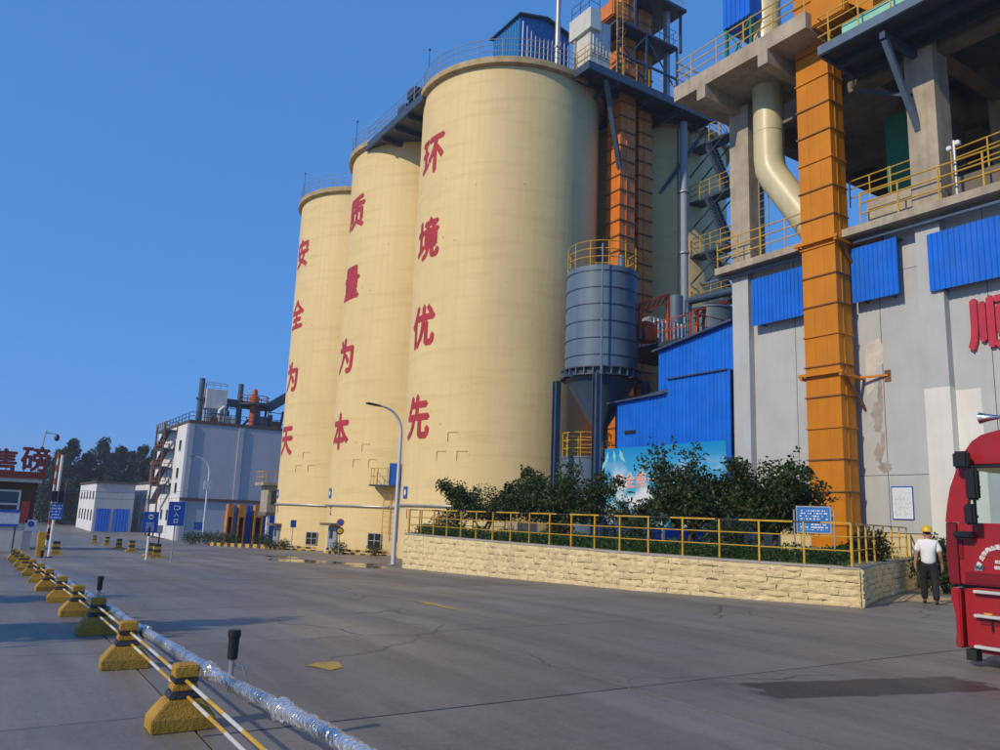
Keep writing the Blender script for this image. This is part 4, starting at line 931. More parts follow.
glyph('printed_characters', '安全第一', .62, 'sign_white', bp_, (XB, 23.0, 3.2), (0, -1, 0), bold=.03, lift=.004); glyph('printed_characters', '安全第一', .6, 'printed_pink' if 'printed_pink' in MATS else (mat('printed_pink', (.72, .35, .32), .5) and 'printed_pink'), bp_, (XB, 23.0, 3.2), (0, -1, 0), bold=.012, lift=.018)
mat('leaf_print', (.25, .60, .62), .5)
for i, (y, z, an) in enumerate(((24.65, 4.42, -100), (24.3, 4.45, -80), (23.95, 4.46, -60), (24.75, 4.1, -120), (24.0, 4.3, -40))):
    a = math.radians(an); d = Vector((0, -math.cos(a), math.sin(a))); s = Vector((0, d.z, -d.y)); p = Vector((XB-.004-.0015*i, y, z))
    MB().add([p, p+d*.25+s*.09, p+d*.6, p+d*.25-s*.09], [(0, 1, 2, 3)]).build('printed_leaf', 'leaf_print', bp_)

# ================================================================== GREY BUILDING ON THE RIGHT
XW = 25.0
B = thing('plant_building', 'tall grey concrete plant building with blue shutters and open upper floor', 'building', (27, 12, 0))
Y0B, Y1B = -4.0, 20.75; WZ = 12.0
box(XW+.05, Y0B, -.3, XW+.25, Y1B, WZ).build('backing_wall', 'joint_dark', B)
colsY = [20.7, 18.05, 14.67, 11.2, 8.4, 5.4, 2.4, -.6, -3.9]; rowsZ = [1.55, 3.42, 10.3, 11.98]
for i in range(len(colsY)-1):
    box(XW-.01, colsY[i+1]+.012, -.28, XW+.05, colsY[i]-.012, 1.53).build('base_band', 'cream_band', B)
    for j in range(3): box(XW, colsY[i+1]+.012, rowsZ[j]+.01, XW+.05, colsY[i]-.012, rowsZ[j+1]-.01).build('wall_panel', 'wall_grey', B)
for y0, y1 in ((19.95, 20.75), (12.35, 13.15), (3.5, 4.3)):
    box(XW-.32, y0, -.25, XW-.005, y1, 6.1).build('pilaster', 'wall_white' if y0 < 19 else 'wall_grey', B); box(XW-.318, y0+.002, 6.1, XW-.005, y1-.002, WZ-.3).build('pilaster', 'wall_grey', B)
box(XW-.006, 11.6, 1.56, XW-.002, 12.34, 6.0).build('paint_patch', 'wall_white', B)
mat('stain', (.34, .30, .27), .9, var=.3, scale=2); mat('plaster_patch', (.58, .53, .47), .85, var=.12, scale=3, dirtamt=.3)
flat = [(15.3, 7.4), (14.75, 7.6), (14.62, 7.2), (14.66, 6.7), (14.95, 6.5), (15.02, 5.9), (15.3, 5.6)]
MB().prism([(y-.02, z+.5) for y, z in flat], XW-.006, XW-.001, 'X').build('plaster_patch', 'plaster_patch', B)
_rr = random.Random(8)
for k in range(7):
    y, z = 14.86+_rr.uniform(-.14, .1), 3.7+k*.45; a_, b_ = _rr.uniform(.08, .24), _rr.uniform(.18, .42)
    MB().prism([(y+a_*math.cos(q*.35)*_rr.uniform(.6, 1.2), z+b_*math.sin(q*.35)*_rr.uniform(.6, 1.2)) for q in range(18)], XW-.0055-.0004*k, XW-.0012, 'X').build('stain', 'stain', B)
# blue shutters
for k, (y0, y1, z0, z1) in enumerate(((16.86, 19.72, 9.35, 11.25), (13.72, 15.40, 9.38, 11.35), (8.6, 12.72, 9.2, 11.12), (4.6, 8.0, 9.2, 11.12))):
    xh = XW-.42; s_ = MB().corr((xh, y1), (xh, y0), z0, z1, (-1, 0), .165, .03).build('shutter', 'blue_sheet', B)
    box(xh+.015, y0, z1-.04, XW-.004, y1, z1).build('top_trim', 'steel_navy', s_); box(xh+.015, y0+.02, z0+.06, xh+.05, y1-.02, z0+.13).build('bottom_trim', 'steel_navy', s_)
    for y in (y0+.35, y1-.35): box(xh+.02, y-.03, z0+.0, XW-.004, y+.03, z0+.06).build('bracket', 'steel_dark', s_)
pp_ = MB().path([(XW-.5, 22.0, 11.62), (XW-.5, 16.6, 11.56)], .07, 8).build('wall_pipe', 'steel_blue', B, smooth=True); MB().path([(XW-.5, 15.2, 11.55), (XW-.5, 2, 11.4)], .07, 8).build('wall_pipe', 'steel_blue', B, smooth=True)
# red raised character
glyph('raised_character', '顺', 1.75, 'red_letter', B, (XW-.02, 10.95, 7.95), (0, -1, 0), bold=.05, depth=.10, lift=.01)
# walkway slab at +12
box(XW-.85, Y0B, WZ-.28, XW+12, Y1B+.45, WZ).build('floor_slab', 'concrete', B)
railing(B, [(XW-.75, 14.75, WZ), (XW-.75, 0, WZ)], 1.15, (.4, .78), 1.35, 'yellow', .028)
railing(B, [(XW+1.5, Y1B+.38, WZ), (XW-.78, Y1B+.38, WZ), (XW-.78, 16.7, WZ)], 1.15, (.4, .78), 1.15, 'yellow', .028)
box(XW-.1, 13.3, WZ+.004, XW+.15, 14.9, WZ+1.1).build('parapet', 'concrete', B); 
railing(B, [(XW+.03, 15.6, WZ+1.1), (XW+.03, 13.3, WZ+1.1)], 1.0, (.35, .7), .9, 'yellow', .024)
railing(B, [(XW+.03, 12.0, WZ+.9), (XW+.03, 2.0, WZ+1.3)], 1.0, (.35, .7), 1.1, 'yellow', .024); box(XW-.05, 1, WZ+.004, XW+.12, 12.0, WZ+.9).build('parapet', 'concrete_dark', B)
# columns of the open floor
for y in (20.3, 12.7, 4.2):
    for x in (XW-.3, XW+5.6, XW+11): box(x, y-.48, WZ+.004, x+.95, y+.48, 19.0).build('column', 'concrete', B)
# main beams and upper slab
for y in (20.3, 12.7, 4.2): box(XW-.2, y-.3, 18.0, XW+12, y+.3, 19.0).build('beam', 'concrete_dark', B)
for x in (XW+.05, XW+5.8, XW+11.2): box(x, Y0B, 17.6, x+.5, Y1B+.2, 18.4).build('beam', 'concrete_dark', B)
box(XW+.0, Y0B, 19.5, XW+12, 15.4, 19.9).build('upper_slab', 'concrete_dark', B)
box(22.6, 15.5, 19.32, XW+12, Y1B+1.2, 19.98).build('upper_slab', 'concrete', B)
for y in (20.4, 17.35): box(22.55, y-.22, 18.75, XW+1, y+.22, 19.318).build('cantilever_beam', 'concrete', B)
railing(B, [(XW+1, Y1B+1.1, 19.98), (22.7, Y1B+1.1, 19.98), (22.7, 15.6, 19.98)], 1.15, (.4, .78), 1.3, 'yellow', .028)
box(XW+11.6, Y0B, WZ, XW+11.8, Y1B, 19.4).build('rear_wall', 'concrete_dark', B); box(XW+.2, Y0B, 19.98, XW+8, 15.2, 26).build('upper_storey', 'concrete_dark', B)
# steel platform high on the right
P2 = thing('steel_platform', 'dark blue steel platform with yellow rail high on the grey building', 'platform', (23.5, 9, 18))
box(22.62, 1, 18.05, XW+3, 14.95, 18.2).build('deck', 'steel_dark', P2); box(22.5, 1, 17.9, 22.61, 15.0, 18.24).build('edge_beam', 'steel_blue', P2); box(22.62, 14.96, 17.9, XW+1, 15.06, 18.22).build('edge_beam', 'steel_navy', P2)
for x in (23.6, 24.6): box(x-.06, 1, 17.75, x+.06, 14.95, 18.04).build('long_beam', 'steel_dark', P2)
for y in (12.8, 8.6): box(22.75, y-.09, 17.5, XW+.6, y+.09, 17.74).build('cross_beam', 'steel_navy', P2)
MB().beam((22.9, 12.8, 17.5), (24.75, 12.85, 14.9), .18, .18).build('strut', 'steel_blue', P2)
MB().beam((24.6, 14.8, 17.2), (24.75, 12.95, 16.2), .12, .12).build('strut', 'steel_dark', P2)
railing(P2, [(XW+.5, 15.0, 18.22), (22.56, 15.0, 18.22), (22.56, 1.2, 18.22)], 1.15, (.4, .78), 1.1, 'yellow', .028)
mat('kick', (.26, .6, .45), .5); box(22.9, 2, 18.21, 22.95, 14.3, 18.85).build('screen', 'mint', P2)
box(23.0, 2, 18.9, 24.8, 11, 22.5).build('duct_housing', 'steel_navy', P2)
# things on and under the upper slab
t = thing('blue_cabinet', 'blue ribbed box on green legs at the roof edge', 'cabinet', (24, 19.5, 19.98)); p = atX(740, 10, 23.6)
MB().corr((23.6, p.y+.9), (23.6, p.y-.5), 22.1, 24.5, (-1, 0), .2, .04).build('ribbed_side', 'blue_sheet', t); box(23.62, p.y-.5, 22.1, 25.6, p.y+.9, 24.5).build('body', 'blue_sheet', t)
mat('green_steel', (.02, .16, .10), .5)
for y in (p.y+.8, p.y-.45):
    for x in (23.65, 25.4): box(x, y-.06, 19.985, x+.12, y+.06, 22.09).build('leg', 'green_steel', t)
MB().beam((23.7, p.y+.8, 22.0), (23.7, p.y-.4, 20.2), .06, .06).beam((23.7, p.y-.4, 22.0), (23.7, p.y+.8, 20.2), .06, .06).build('brace', 'green_steel', t)
t = thing('cream_pipe', 'thick glossy cream pipe bending behind the orange duct', 'pipe', (23.8, 18.1, 11)); 
mb = MB(); PX = 24.9
path = [(PX, 18.93, 27), (PX, 18.95, 16.2), (PX+.01, 18.9, 15.75), (PX+.03, 18.7, 15.3), (PX+.3, 17.0, 12.5), (PX+.35, 16.5, 11.7)]
mb.path(path, .60, 28).build('run', 'cream_pipe', t, smooth=True)
for z in (24, 22, 18.4, 17.3): MB().lathe([(.601, z), (.612, z+.01), (.612, z+.03), (.601, z+.04)], PX, 18.94, 28, False).build('seam', 'cream_pipe', t)
t = thing('wall_ladder', 'dark caged ladder beside the corner column above the walkway', 'ladder', (25, 19.0, WZ)); p = atX(764, 220, 25.3); mb = MB()
for d in (-.22, .22): mb.tube((25.3, p.y+d, WZ+.005), (25.3, p.y+d, 18), .03, n=6)
mb.build('side_rail', 'galv', t); rm = MB().tube((0, -.22, 0), (0, .22, 0), .016, n=5).mesh('rung', 'galv')
for i in range(16): inst('rung', rm, t, (25.3, p.y, WZ+.4+i*.34))
t = tag(box(28, 14.45, WZ+.2, 28.06, 15.85, 17.7).build('green_tarpaulin', 'green_tarp', None, org=(28, 15.1, WZ)), 'green tarpaulin sheet hung inside the open floor beside the column', 'tarpaulin')
t = thing('mill_machine', 'dark round machine housing above the green tarpaulin', 'machine', (30, 14.6, 12)); MB().tube((29, 14.9, 18.3), (31, 14.9, 18.3), 1.0, n=24).build('drum', 'concrete_dark', t, smooth=True); box(28.4, 13.6, WZ, 31, 16, 12.9).build('base', 'concrete', t)
box(29, 14.2, 12.9, 30.8, 15.6, 17.6).build('pedestal', 'concrete_dark', t)
t = thing('floodlight', 'small white twin floodlight post on the walkway rail', 'light', (24.3, 11.8, WZ)); p = atX(957, 190, 24.4); MB().tube((24.4, p.y, WZ), (24.4, p.y, WZ+1.9), .05, n=8).build('post', 'galv', t); box(24.3, p.y+.06, WZ+1.6, 24.45, p.y+.2, WZ+1.75).build('lamp', 'white', t, bevel=.02); box(24.3, p.y-.2, WZ+1.7, 24.45, p.y-.06, WZ+1.85).build('lamp', 'white', t, bevel=.02)
for k, (y, x, h) in enumerate(((10.2, 27.2, 2.2), (8.4, 27.6, 1.7), (17.3, 30, 1.8))):
    t = thing('pump_unit', ('dark motor unit on the open floor behind the yellow rail', 'second dark motor unit near the right edge of the open floor', 'low dark machine on the open floor left of the tarpaulin')[k], 'machine', (x, y, WZ)); box(x-.7, y-.6, WZ+.005, x+.7, y+.6, WZ+.5).build('base', 'concrete_dark', t); MB().tube((x-.6, y, WZ+.95), (x+.6, y, WZ+.95), .48, n=16).build('motor', 'steel_navy', t, smooth=True); box(x-.3, y-.3, WZ+1.3, x+.3, y+.3, WZ+h).build('gearbox', 'steel_dark', t, bevel=.05)

# orange square duct
OX0, OX1, OY0, OY1 = 23.75, 24.58, 15.45, 16.78
t = thing('orange_duct', 'tall square orange duct of flanged sections on the building front', 'duct', (23.7, 15.8, zl))
z = zl-.05; k = 0; st = 1.08
while z < 23:
    h = st-.05; s_ = box(OX0, OY0, z, OX1, OY1, z+h).build('duct_section', 'orange', t)
    for y in (OY0+.45, OY0+.9): box(OX0-.008, y-.012, z+.004, OX0-.001, y+.012, z+h-.004).build('seam', 'orange', s_)
    box(OX0+.3, OY0-.02, z+.002, OX0+.36, OY0-.001, z+h-.002).build('stiffener', 'orange', s_)
    box(OX0-.045, OY0-.045, z+h+.001, OX1+.03, OY1+.045, z+st-.001).build('flange', 'rust' if k % 3 else 'orange', t); z += st; k += 1
for z in (6.75, 11.55):
    mb = MB(); 
    for y in (OY0-.1, OY1+.1): mb.beam((OX0-.15, y, z), (XW-.01, y, z), .1, .1)
    mb.beam((OX0-.12, OY0-.2, z+.1), (OX0-.12, OY1+.2, z+.1), .1, .1); mb.build('bracket', 'orange', t)
    MB().beam((OX1+.1, OY0-.1, z), (XW-.01, 14.5, z+.02), .07, .07).build('tie_bar', 'orange', t); MB().beam((OX0+.2, OY0-.1, z-.05), (XW-.02, OY0-.1, z-1.1), .07, .07).build('bracket_strut', 'rust', t)
    box(XW-.02, 14.40, z-.2, XW-.004, 14.62, z+.2).build('fixing_plate', 'rust', t)
box(OX0-.1, OY0-.15, zl-.06, OX1+.2, OY1+.15, zl+.25).build('plinth', 'concrete', t)
for x, y, z in ((22.9, 14.2, 19.4),): box(x, y, z, x+1.6, y+1.3, z+1.6).build('head_box', 'orange', t, bevel=.05)
t = thing('chute', 'short slanted orange chute at the roof edge beside the yellow rail', 'chute', (23.6, 14.2, 20)); MB().prism([(13.3, 18.9), (14.6, 20.2), (14.6, 22), (13.3, 22)], 23.2, 24.2, 'X').build('chute', 'orange', t)

# notices
print_mat('notice_print', (.74, .77, .80), (.30, .33, .40), 16, 26); print_mat('blue_print', (.012, .15, .46), (.70, .75, .82), 11, 9, 'X', .5)
t = thing('wall_notice', 'white notice sheet in a blue frame on the grey wall above the fence', 'notice', (XW, 14.2, 2)); box(XW-.03, 13.86, 1.98, XW-.004, 14.58, 3.05).build('frame', 'sign_blue', t); box(XW-.034, 13.89, 2.01, XW-.03, 14.55, 3.01).build('sheet', 'notice_print', t)
a, b = atX(799, 506, 18.2), atX(829, 534, 18.2)
t = thing('information_board', 'blue information board on two posts in front of the orange duct', 'board', (18.2, (a.y+b.y)/2, zl)); c_ = Vector((18.2, (a.y+b.y)/2, 0)); d = Vector((.35, -1, 0)).normalized(); hw = .44
def pl(mb, c, d, x0, x1, z0, z1, n0, n1):
    nn = Vector((d.y, -d.x, 0)); nn = nn if nn.x < 0 else -nn
    return mb.add([c+d*x+nn*n_+Vector((0, 0, z)) for z in (z0, z1) for x, n_ in ((x0, n0), (x1, n0), (x1, n1), (x0, n1))], [(0,1,2,3),(4,5,6,7),(0,1,5,4),(1,2,6,5),(2,3,7,6),(3,0,4,7)])
zt_, zb_ = a.z, b.z
pl(MB(), c_, d, -hw, hw, zb_, zt_, -.02, .02).build('frame', 'galv', t); pl(MB(), c_, d, -hw+.03, hw-.03, zb_+.03, zt_-.03, .0202, .024).build('panel', 'blue_print', t)
for s_ in (-1, 1): q = c_+d*(hw+.06)*s_; MB().tube((q.x, q.y, zl-.05), (q.x, q.y, zt_-.1), .022, n=8).build('post', 'galv', t)

# ================================================================== RED TRUCK
XT = 10.3
T = thing('red_truck', 'red tractor truck cab with white door lettering at the right edge', 'truck', (XT+1.2, 4.0, 0))
def TP(x, y): p = atX(x, y, XT); return (p.y, p.z)
XR = XT+2.45
# the side walls: pillar, door, header, rear panel around an open window
prof_front = [(5.32, .97), (5.32, 1.52), (5.24, 2.05), (5.12, 2.42)]
for s, x0 in ((0, XT), (1, XR-.07)):
    x1 = x0+.07
    box(x0-.004 if s == 0 else x1, 3.3, 2.398, x0+.01 if s == 0 else x1+.004, 5.12, 2.404).build('roof_seam', 'black_plastic', T)
    MB().prism([(5.32, 1.73), (5.285, 1.95), (5.24, 2.15), (5.14, 2.40), (4.96, 2.40), (5.07, 1.73)], x0, x1).build('pillar', 'truck_red', T)
    MB().prism([(3.2, 1.73), (3.2, 2.4), (3.72, 2.4), (3.72, 1.73)], x0, x1).build('rear_quarter', 'truck_red', T)
    MB().prism([(5.32, .97), (5.345, 1.3), (5.325, 1.728), (5.19, 1.728), (5.19, .97)], x0+.01, x1).build('corner_panel', 'truck_red_dark', T, bevel=.01)
    d = MB().prism([(5.18, .98), (5.18, 1.728), (3.72, 1.728), (3.72, .98)], x0, x1).build('door', 'truck_red', T, bevel=.012)
    xo = x0-.012 if s == 0 else x1
    box(x0-.001 if s == 0 else x1-.004, 5.182, .99, x0+.005 if s == 0 else x1+.001, 5.189, 1.725).build('door_gap', 'black_plastic', d)
    box(xo, 3.8, 1.0, xo+.012, 5.12, 1.13).build('crease', 'truck_red_dark', d, bevel=.004)
    box(xo-.01, 3.78, 1.42, xo+.02, 3.98, 1.48).build('handle', 'black_plastic', d, bevel=.005)
    box(xo-.004, 5.12, 1.28, xo+.01, 5.17, 1.52).build('hinge', 'truck_red_dark', d, bevel=.004)
    MB().prism([(5.05, 1.74), (4.95, 2.39), (3.74, 2.39), (3.74, 1.74)], x0+.03, x0+.036).build('side_window', 'cab_glass', T)
    box(x0-.012, 3.72, 2.405, x0-.001, 5.02, 2.44) .build('drip_rail', 'black_plastic', T) if s == 0 else None
roofp = [(5.15, 2.402)]+[TP(*q) for q in ((958.5, 462), (963, 450.5), (969, 441.5), (979, 434.5), (1000, 428.5))]+[(4.2, 2.95), (3.2, 2.97), (3.2, 2.402)]
MB().prism(roofp, XT, XR).build('roof', 'truck_red', T, bevel=.05)
MB().prism([(5.32, .97), (5.36, 1.3), (5.335, 1.70), (5.26, 1.70), (5.26, .97)], XT+.075, XR-.075).build('grille_panel', 'truck_red', T)
for i in range(5): box(XT+.35, 5.36, 1.05+i*.11, XR-.35, 5.38, 1.11+i*.11).build('grille_bar', 'black_plastic', T)
MB().prism([(5.31, 1.72), (5.13, 2.40), (5.10, 2.40), (5.28, 1.72)], XT+.08, XR-.08).build('windscreen', 'cab_glass', T)
box(XT+.07, 3.2, .97, XR-.07, 3.26, 2.4).build('rear_wall', 'truck_red_dark', T); box(XT+.07, 3.2, .96, XR-.07, 5.25, 1.02).build('cab_floor', 'black_plastic', T)
box(XT+.1, 4.78, 1.02, XR-.1, 5.25, 1.70).build('dashboard', 'black_plastic', T, bevel=.04)
for x in (XT+.35, XT+1.55): box(x, 3.65, 1.03, x+.55, 4.2, 1.5).box(x, 3.6, 1.5, x+.55, 3.75, 2.2).build('seat', 'black_plastic', T, bevel=.05)
sw = MB(); c = Vector((XT+.62, 4.72, 1.78)); nrm = Vector((0, -.6, .8)); u = Vector((1, 0, 0)); v = nrm.cross(u)
sw.path([c+u*.22*math.cos(6.2832*k/24)+v*.22*math.sin(6.2832*k/24) for k in range(25)], .02, 8); sw.beam(c-u*.2, c+u*.2, .05, .03); sw.tube(c-nrm*.2, c, .03, n=8); sw.build('steering_wheel', 'black_plastic', T, smooth=True)
mb = MB().lathe([(.01, 2.0), (.10, 2.03), (.12, 2.1), (.09, 2.2), (.01, 2.23)], XT+.55, 4.5, 14); mb.build('headrest', 'steel_navy', T, smooth=True)
box(XT+.08, 3.2, .88, XR-.1, 5.2, .968).build('gap_blocker', 'black_plastic', T)  # black box added to stop light showing through the gap below the cab
# mirrors
for nm, (x0, y0, x1, y1), off in (('mirror', (964, 468, 981, 501), .22), ('mirror', (963, 503, 978, 526), .22), ('corner_mirror', (952, 451, 971, 469), .16), ('kerb_mirror', (952, 530, 975, 540), .10)):
    a, b = atX(x0, y0, XT-off), atX(x1, y1, XT-off); m_ = box(XT-off-.05, b.y+.015, b.z+.01, XT-off+.06, a.y-.015, a.z-.01).build(nm, 'black_plastic', T, bevel=.025)
    MB().tube((XT-off+.05, (a.y+b.y)/2, (a.z+b.z)/2), (XT+.05, min(5.2, (a.y+b.y)/2+.05), (a.z+b.z)/2-.02), .018, n=6).build('arm', 'black_plastic', m_)
MB().path([(XT-.2, atX(972, 475, XT-.22).y, 2.42), (XT-.2, atX(972, 475, XT-.22).y, 1.68)], .02, 6).build('mirror_stalk', 'black_plastic', T)
hp = atX(990, 415, XT+.2); mb = MB(); q0 = Vector((XT+.2, hp.y+.12, hp.z-.03)); q1 = Vector((XT+.2, hp.y-.5, hp.z-.05))
mb.path([q0, q0.lerp(q1, .12), q0.lerp(q1, .35), q1], [.075, .05, .025, .02], 14); mb.build('air_horn', 'chrome', T, smooth=True); box(XT+.17, hp.y-.2, 2.85, XT+.23, hp.y-.12, hp.z-.05).build('horn_bracket', 'chrome', T)
# lower body: corner, step panel and treads
MB().prism([(5.30, .93), (5.31, .78), (5.27, .62), (5.27, .40), (5.29, .225), (5.20, .21), (5.19, .93)], XT-.01, XT+.5).build('bumper_corner', 'truck_red', T, bevel=.015)
MB().prism([(5.30, .92), (5.34, .6), (5.30, .225), (5.1, .225), (5.1, .92)], XT+.502, XR-.1).build('bumper', 'truck_red', T, bevel=.02)
st = MB().prism([(5.17, .23), (5.17, .92), (4.98, .95), (4.15, .95), (4.15, .23)], XT+.05, XT+.5).build('step_panel', 'truck_red', T, bevel=.012)
for z, y0 in ((.885, 5.03), (.60, 5.04), (.235, 5.06)): box(XT-.03, 4.2, z, XT+.06, y0, z+.035).build('step_tread', 'white_dirty', st, bevel=.006)
for z in (.62, .28): box(XT+.038, 4.25, z-.1+.0, XT+.0495, 5.0, z+.0).build('step_recess', 'truck_red_dark', st)
box(XT-.005, 4.84, .637, XT+.04, 4.93, .66).build('reflector', 'yellow', st); MB().tube((XT+.03, 4.86, .45), (XT+.03, 4.86, .63), .012, n=6).build('strap', 'black_plastic', st)
box(XT+.06, 5.08, .07, XT+.2, 5.2, .205).build('mud_flap', 'rubber', T)
# lettering on the door
glyph('door_badge', '400', .075, 'chrome', T, (XT-.0, TP(979.5, 567)[0], TP(979.5, 567)[1]), (0, -1, 0), bold=.006, lift=.004); box(XT-.006, TP(983, 571)[0], TP(983, 571)[1], XT-.001, TP(975, 571)[0], TP(983, 569)[1]).build('badge_bar', 'galv', T)
for ch, (x, y), an in zip('枣庄市冉山运', ((979.5, 564.5), (982.2, 557.8), (984.6, 553.5), (988, 550), (992.6, 548.3), (998, 547.2)), (70, 58, 48, 36, 20, 6)):
    q = TP(x, y); a = math.radians(an); glyph('door_lettering', ch, .060, 'sign_white', T, (XT, q[0], q[1]), (0, -math.cos(a), math.sin(a)), (0, math.sin(a), math.cos(a)), bold=.004, lift=.003)
for s_, (x, y) in (('总质量', (998, 562)), ('核载人数', (999.5, 568))): q = TP(x, y); glyph('door_lettering', s_, .042, 'sign_white', T, (XT, q[0]-.03, q[1]), (0, -1, 0), bold=.003, lift=.003)
# chassis, wheels
for x in (XT+.8, XT+1.55): box(x, -2.6, .62, x+.12, 5.0, .90).build('chassis_rail', 'black_plastic', T)
wm = MB()
def wheel(x, y, w_, nm):
    k = MB(); n = 28
    for r, xx in ((.30, 0), (.48, 0), (.52, .05), (.52, w_-.05), (.48, w_), (.30, w_)):
        for i in range(n): a = 6.2832*i/n; k.v.append((x+xx, y+r*math.cos(a), .52+r*math.sin(a)))
    for j in range(5):
        for i in range(n): a, b = j*n+i, j*n+(i+1) % n; k.f.append((a, b, b+n, a+n))
    wv = k.build('wheel', 'rubber', T, smooth=True); r = MB().tube((x+.04, y, .52), (x+w_-.04, y, .52), .30, n=20); r.build('rim', 'galv', wv)
for y, ws in ((3.55, .3), (-.2, .55), (-1.55, .55)):
    wheel(XT+.06, y, ws, 'w'); wheel(XR-.06-ws, y, ws, 'w')
for y in (3.55, -.2, -1.55): MB().tube((XT+.3, y, .52), (XR-.3, y, .52), .08, n=10).build('axle', 'black_plastic', T)
box(XT+.15, 1.2, .4, XT+.75, 2.6, 1.0).build('fuel_tank', 'galv', T, bevel=.08); box(XT+.5, -1.4, .905, XR-.5, 0, 1.05).build('fifth_wheel', 'rubber', T)
MB().prism([(2.98, .6), (2.98, 1.0), (3.2, 1.15), (3.9, 1.15), (4.1, .965), (4.14, .6), (4.1, .6), (3.95, .95), (3.75, 1.1), (3.3, 1.1), (3.05, .95), (3.02, .6)], XT+.0, XT+.4).build('mudguard', 'black_plastic', T)

# ================================================================== PERSON
g = ground(931, 604)
Pn = thing('person', 'person in white T-shirt, black trousers and yellow hard hat walking away', 'person', (g.x, g.y, gz(g.y))); Pn.rotation_euler = (0, 0, -math.radians(62))
def skin(name, m, V, E_, sub=2, parent=Pn, root=0):
    me = bpy.data.meshes.new(name); me.from_pydata([v[:3] for v in V], E_, []); o = bpy.data.objects.new(name, me); COL.objects.link(o); o.parent = parent
    md = o.modifiers.new('Skin', 'SKIN'); md.use_smooth_shade = True
    for i, v in enumerate(V):
        d = me.skin_vertices[0].data[i]; r = v[3] if len(v) == 4 else v[3:5]; d.radius = (r, r) if not isinstance(r, (tuple, list)) else r; d.use_root = (i == root)
    sb = o.modifiers.new('Sub', 'SUBSURF'); sb.levels = sub; sb.render_levels = sub; me.materials.append(MATS[m]); return o
V = [(0, 0, .95, .11), (0, .0, 1.12, .12), (0, .0, 1.32, .15), (0, -.01, 1.44, .09), (0, .0, 1.50, .058), (0, .015, 1.575, .083), (0, .02, 1.66, .088), (0, .015, 1.72, .06)]
E_ = [(i, i+1) for i in range(7)]
def chain(V, E_, st, pts):
    p = st
    for q in pts: V.append(q); E_.append((p, len(V)-1)); p = len(V)-1
    return p
for s in (-1, 1):
    fw = .16 if s < 0 else -.15
    chain(V, E_, 0, [(s*.085, 0, .88, .08), (s*.115, fw*.5+.03, .50, .055), (s*.12, fw-.02, .10, .042), (s*.125, fw+.06, .045, .04), (s*.13, fw+.15, .035, .032)])
    ac = .08*s
    hnd = chain(V, E_, 2, [(s*.17, 0, 1.40, .07), (s*.245, -.02, 1.15, .046), (s*.275, .03+ac, .92, .032), (s*.278, .045+ac, .86, .034), (s*.275, .06+ac, .80, .036)])
    for j, (dy, dl) in enumerate(((-.028, .06), (-.01, .072), (.010, .068), (.028, .052))): chain(V, E_, hnd, [(s*.272, .062+ac+dy, .775, .010), (s*.266, .068+ac+dy, .775-dl*.5, .009), (s*.252, .070+ac+dy, .775-dl, .008)])
    chain(V, E_, hnd-1, [(s*.262, .088+ac, .835, .012), (s*.256, .102+ac, .80, .010)])
    chain(V, E_, 5, [(s*.088, .0, 1.585, .016), (s*.094, -.008, 1.61, .012)])
chain(V, E_, 5, [(0, .105, 1.585, .016), (0, .118, 1.57, .012)])
body = skin('body', 'skin', V, E_)
V = [(0, 0, .87, .162), (0, 0, 1.0, .172), (0, -.005, 1.2, .172), (0, -.01, 1.34, .165), (0, -.01, 1.445, .105), (0, 0, 1.475, .085)]; E_ = [(i, i+1) for i in range(5)]
for s in (-1, 1): chain(V, E_, 3, [(s*.17, 0, 1.395, .088), (s*.215, -.012, 1.28, .076), (s*.238, -.018, 1.17, .078)])
skin('t_shirt', 'shirt', V, E_)
V = [(0, 0, 1.03, .145), (0, 0, .90, .155)]; E_ = [(0, 1)]
for s in (-1, 1):
    fw = .16 if s < 0 else -.15
    chain(V, E_, 1, [(s*.10, 0, .82, .115), (s*.115, fw*.5+.02, .50, .092), (s*.12, fw-.02, .22, .078), (s*.12, fw-.01, .075, .080)])
skin('trousers', 'trousers', V, E_)
for s in (-1, 1):
    fw = .16 if s < 0 else -.15
    skin('shoe', 'hair', [(s*.12, fw-.055, .042, .042), (s*.125, fw+.05, .042, .046), (s*.13, fw+.17, .034, .036)], [(0, 1), (1, 2)])
skin('hair', 'hair', [(0, -.03, 1.56, .055), (0, -.02, 1.63, .088), (0, 0, 1.70, .082)], [(0, 1), (1, 2)])
mb = MB(); n = 24
for r, z in ((.150, 1.648), (.128, 1.655), (.124, 1.70), (.108, 1.75), (.072, 1.785), (.02, 1.80)):
    for k in range(n):
        a = 6.2832*k/n; q = r*(1.12 if math.sin(a) > .2 and z < 1.653 else 1.0); mb.v.append((q*math.cos(a)*.93, q*math.sin(a)*1.12+.01, z))
for j in range(5):
    for k in range(n): a, b = j*n+k, j*n+(k+1) % n; mb.f.append((a, b, b+n, a+n))
mb.f.append(tuple(5*n+k for k in range(n))); me = mb.mesh('hard_hat', 'helmet', Vector(), True); o = bpy.data.objects.new('hard_hat', me); COL.objects.link(o); o.parent = Pn
for s in (-1, 1):
    me = MB().lathe([(.002, -.012), (.011, -.005), (.011, .005), (.002, .012)], 0, 0, 10).mesh('eye', 'sign_white', Vector(), True); o = bpy.data.objects.new('eye', me); COL.objects.link(o); o.parent = Pn; o.location = (s*.034, .098, 1.60)

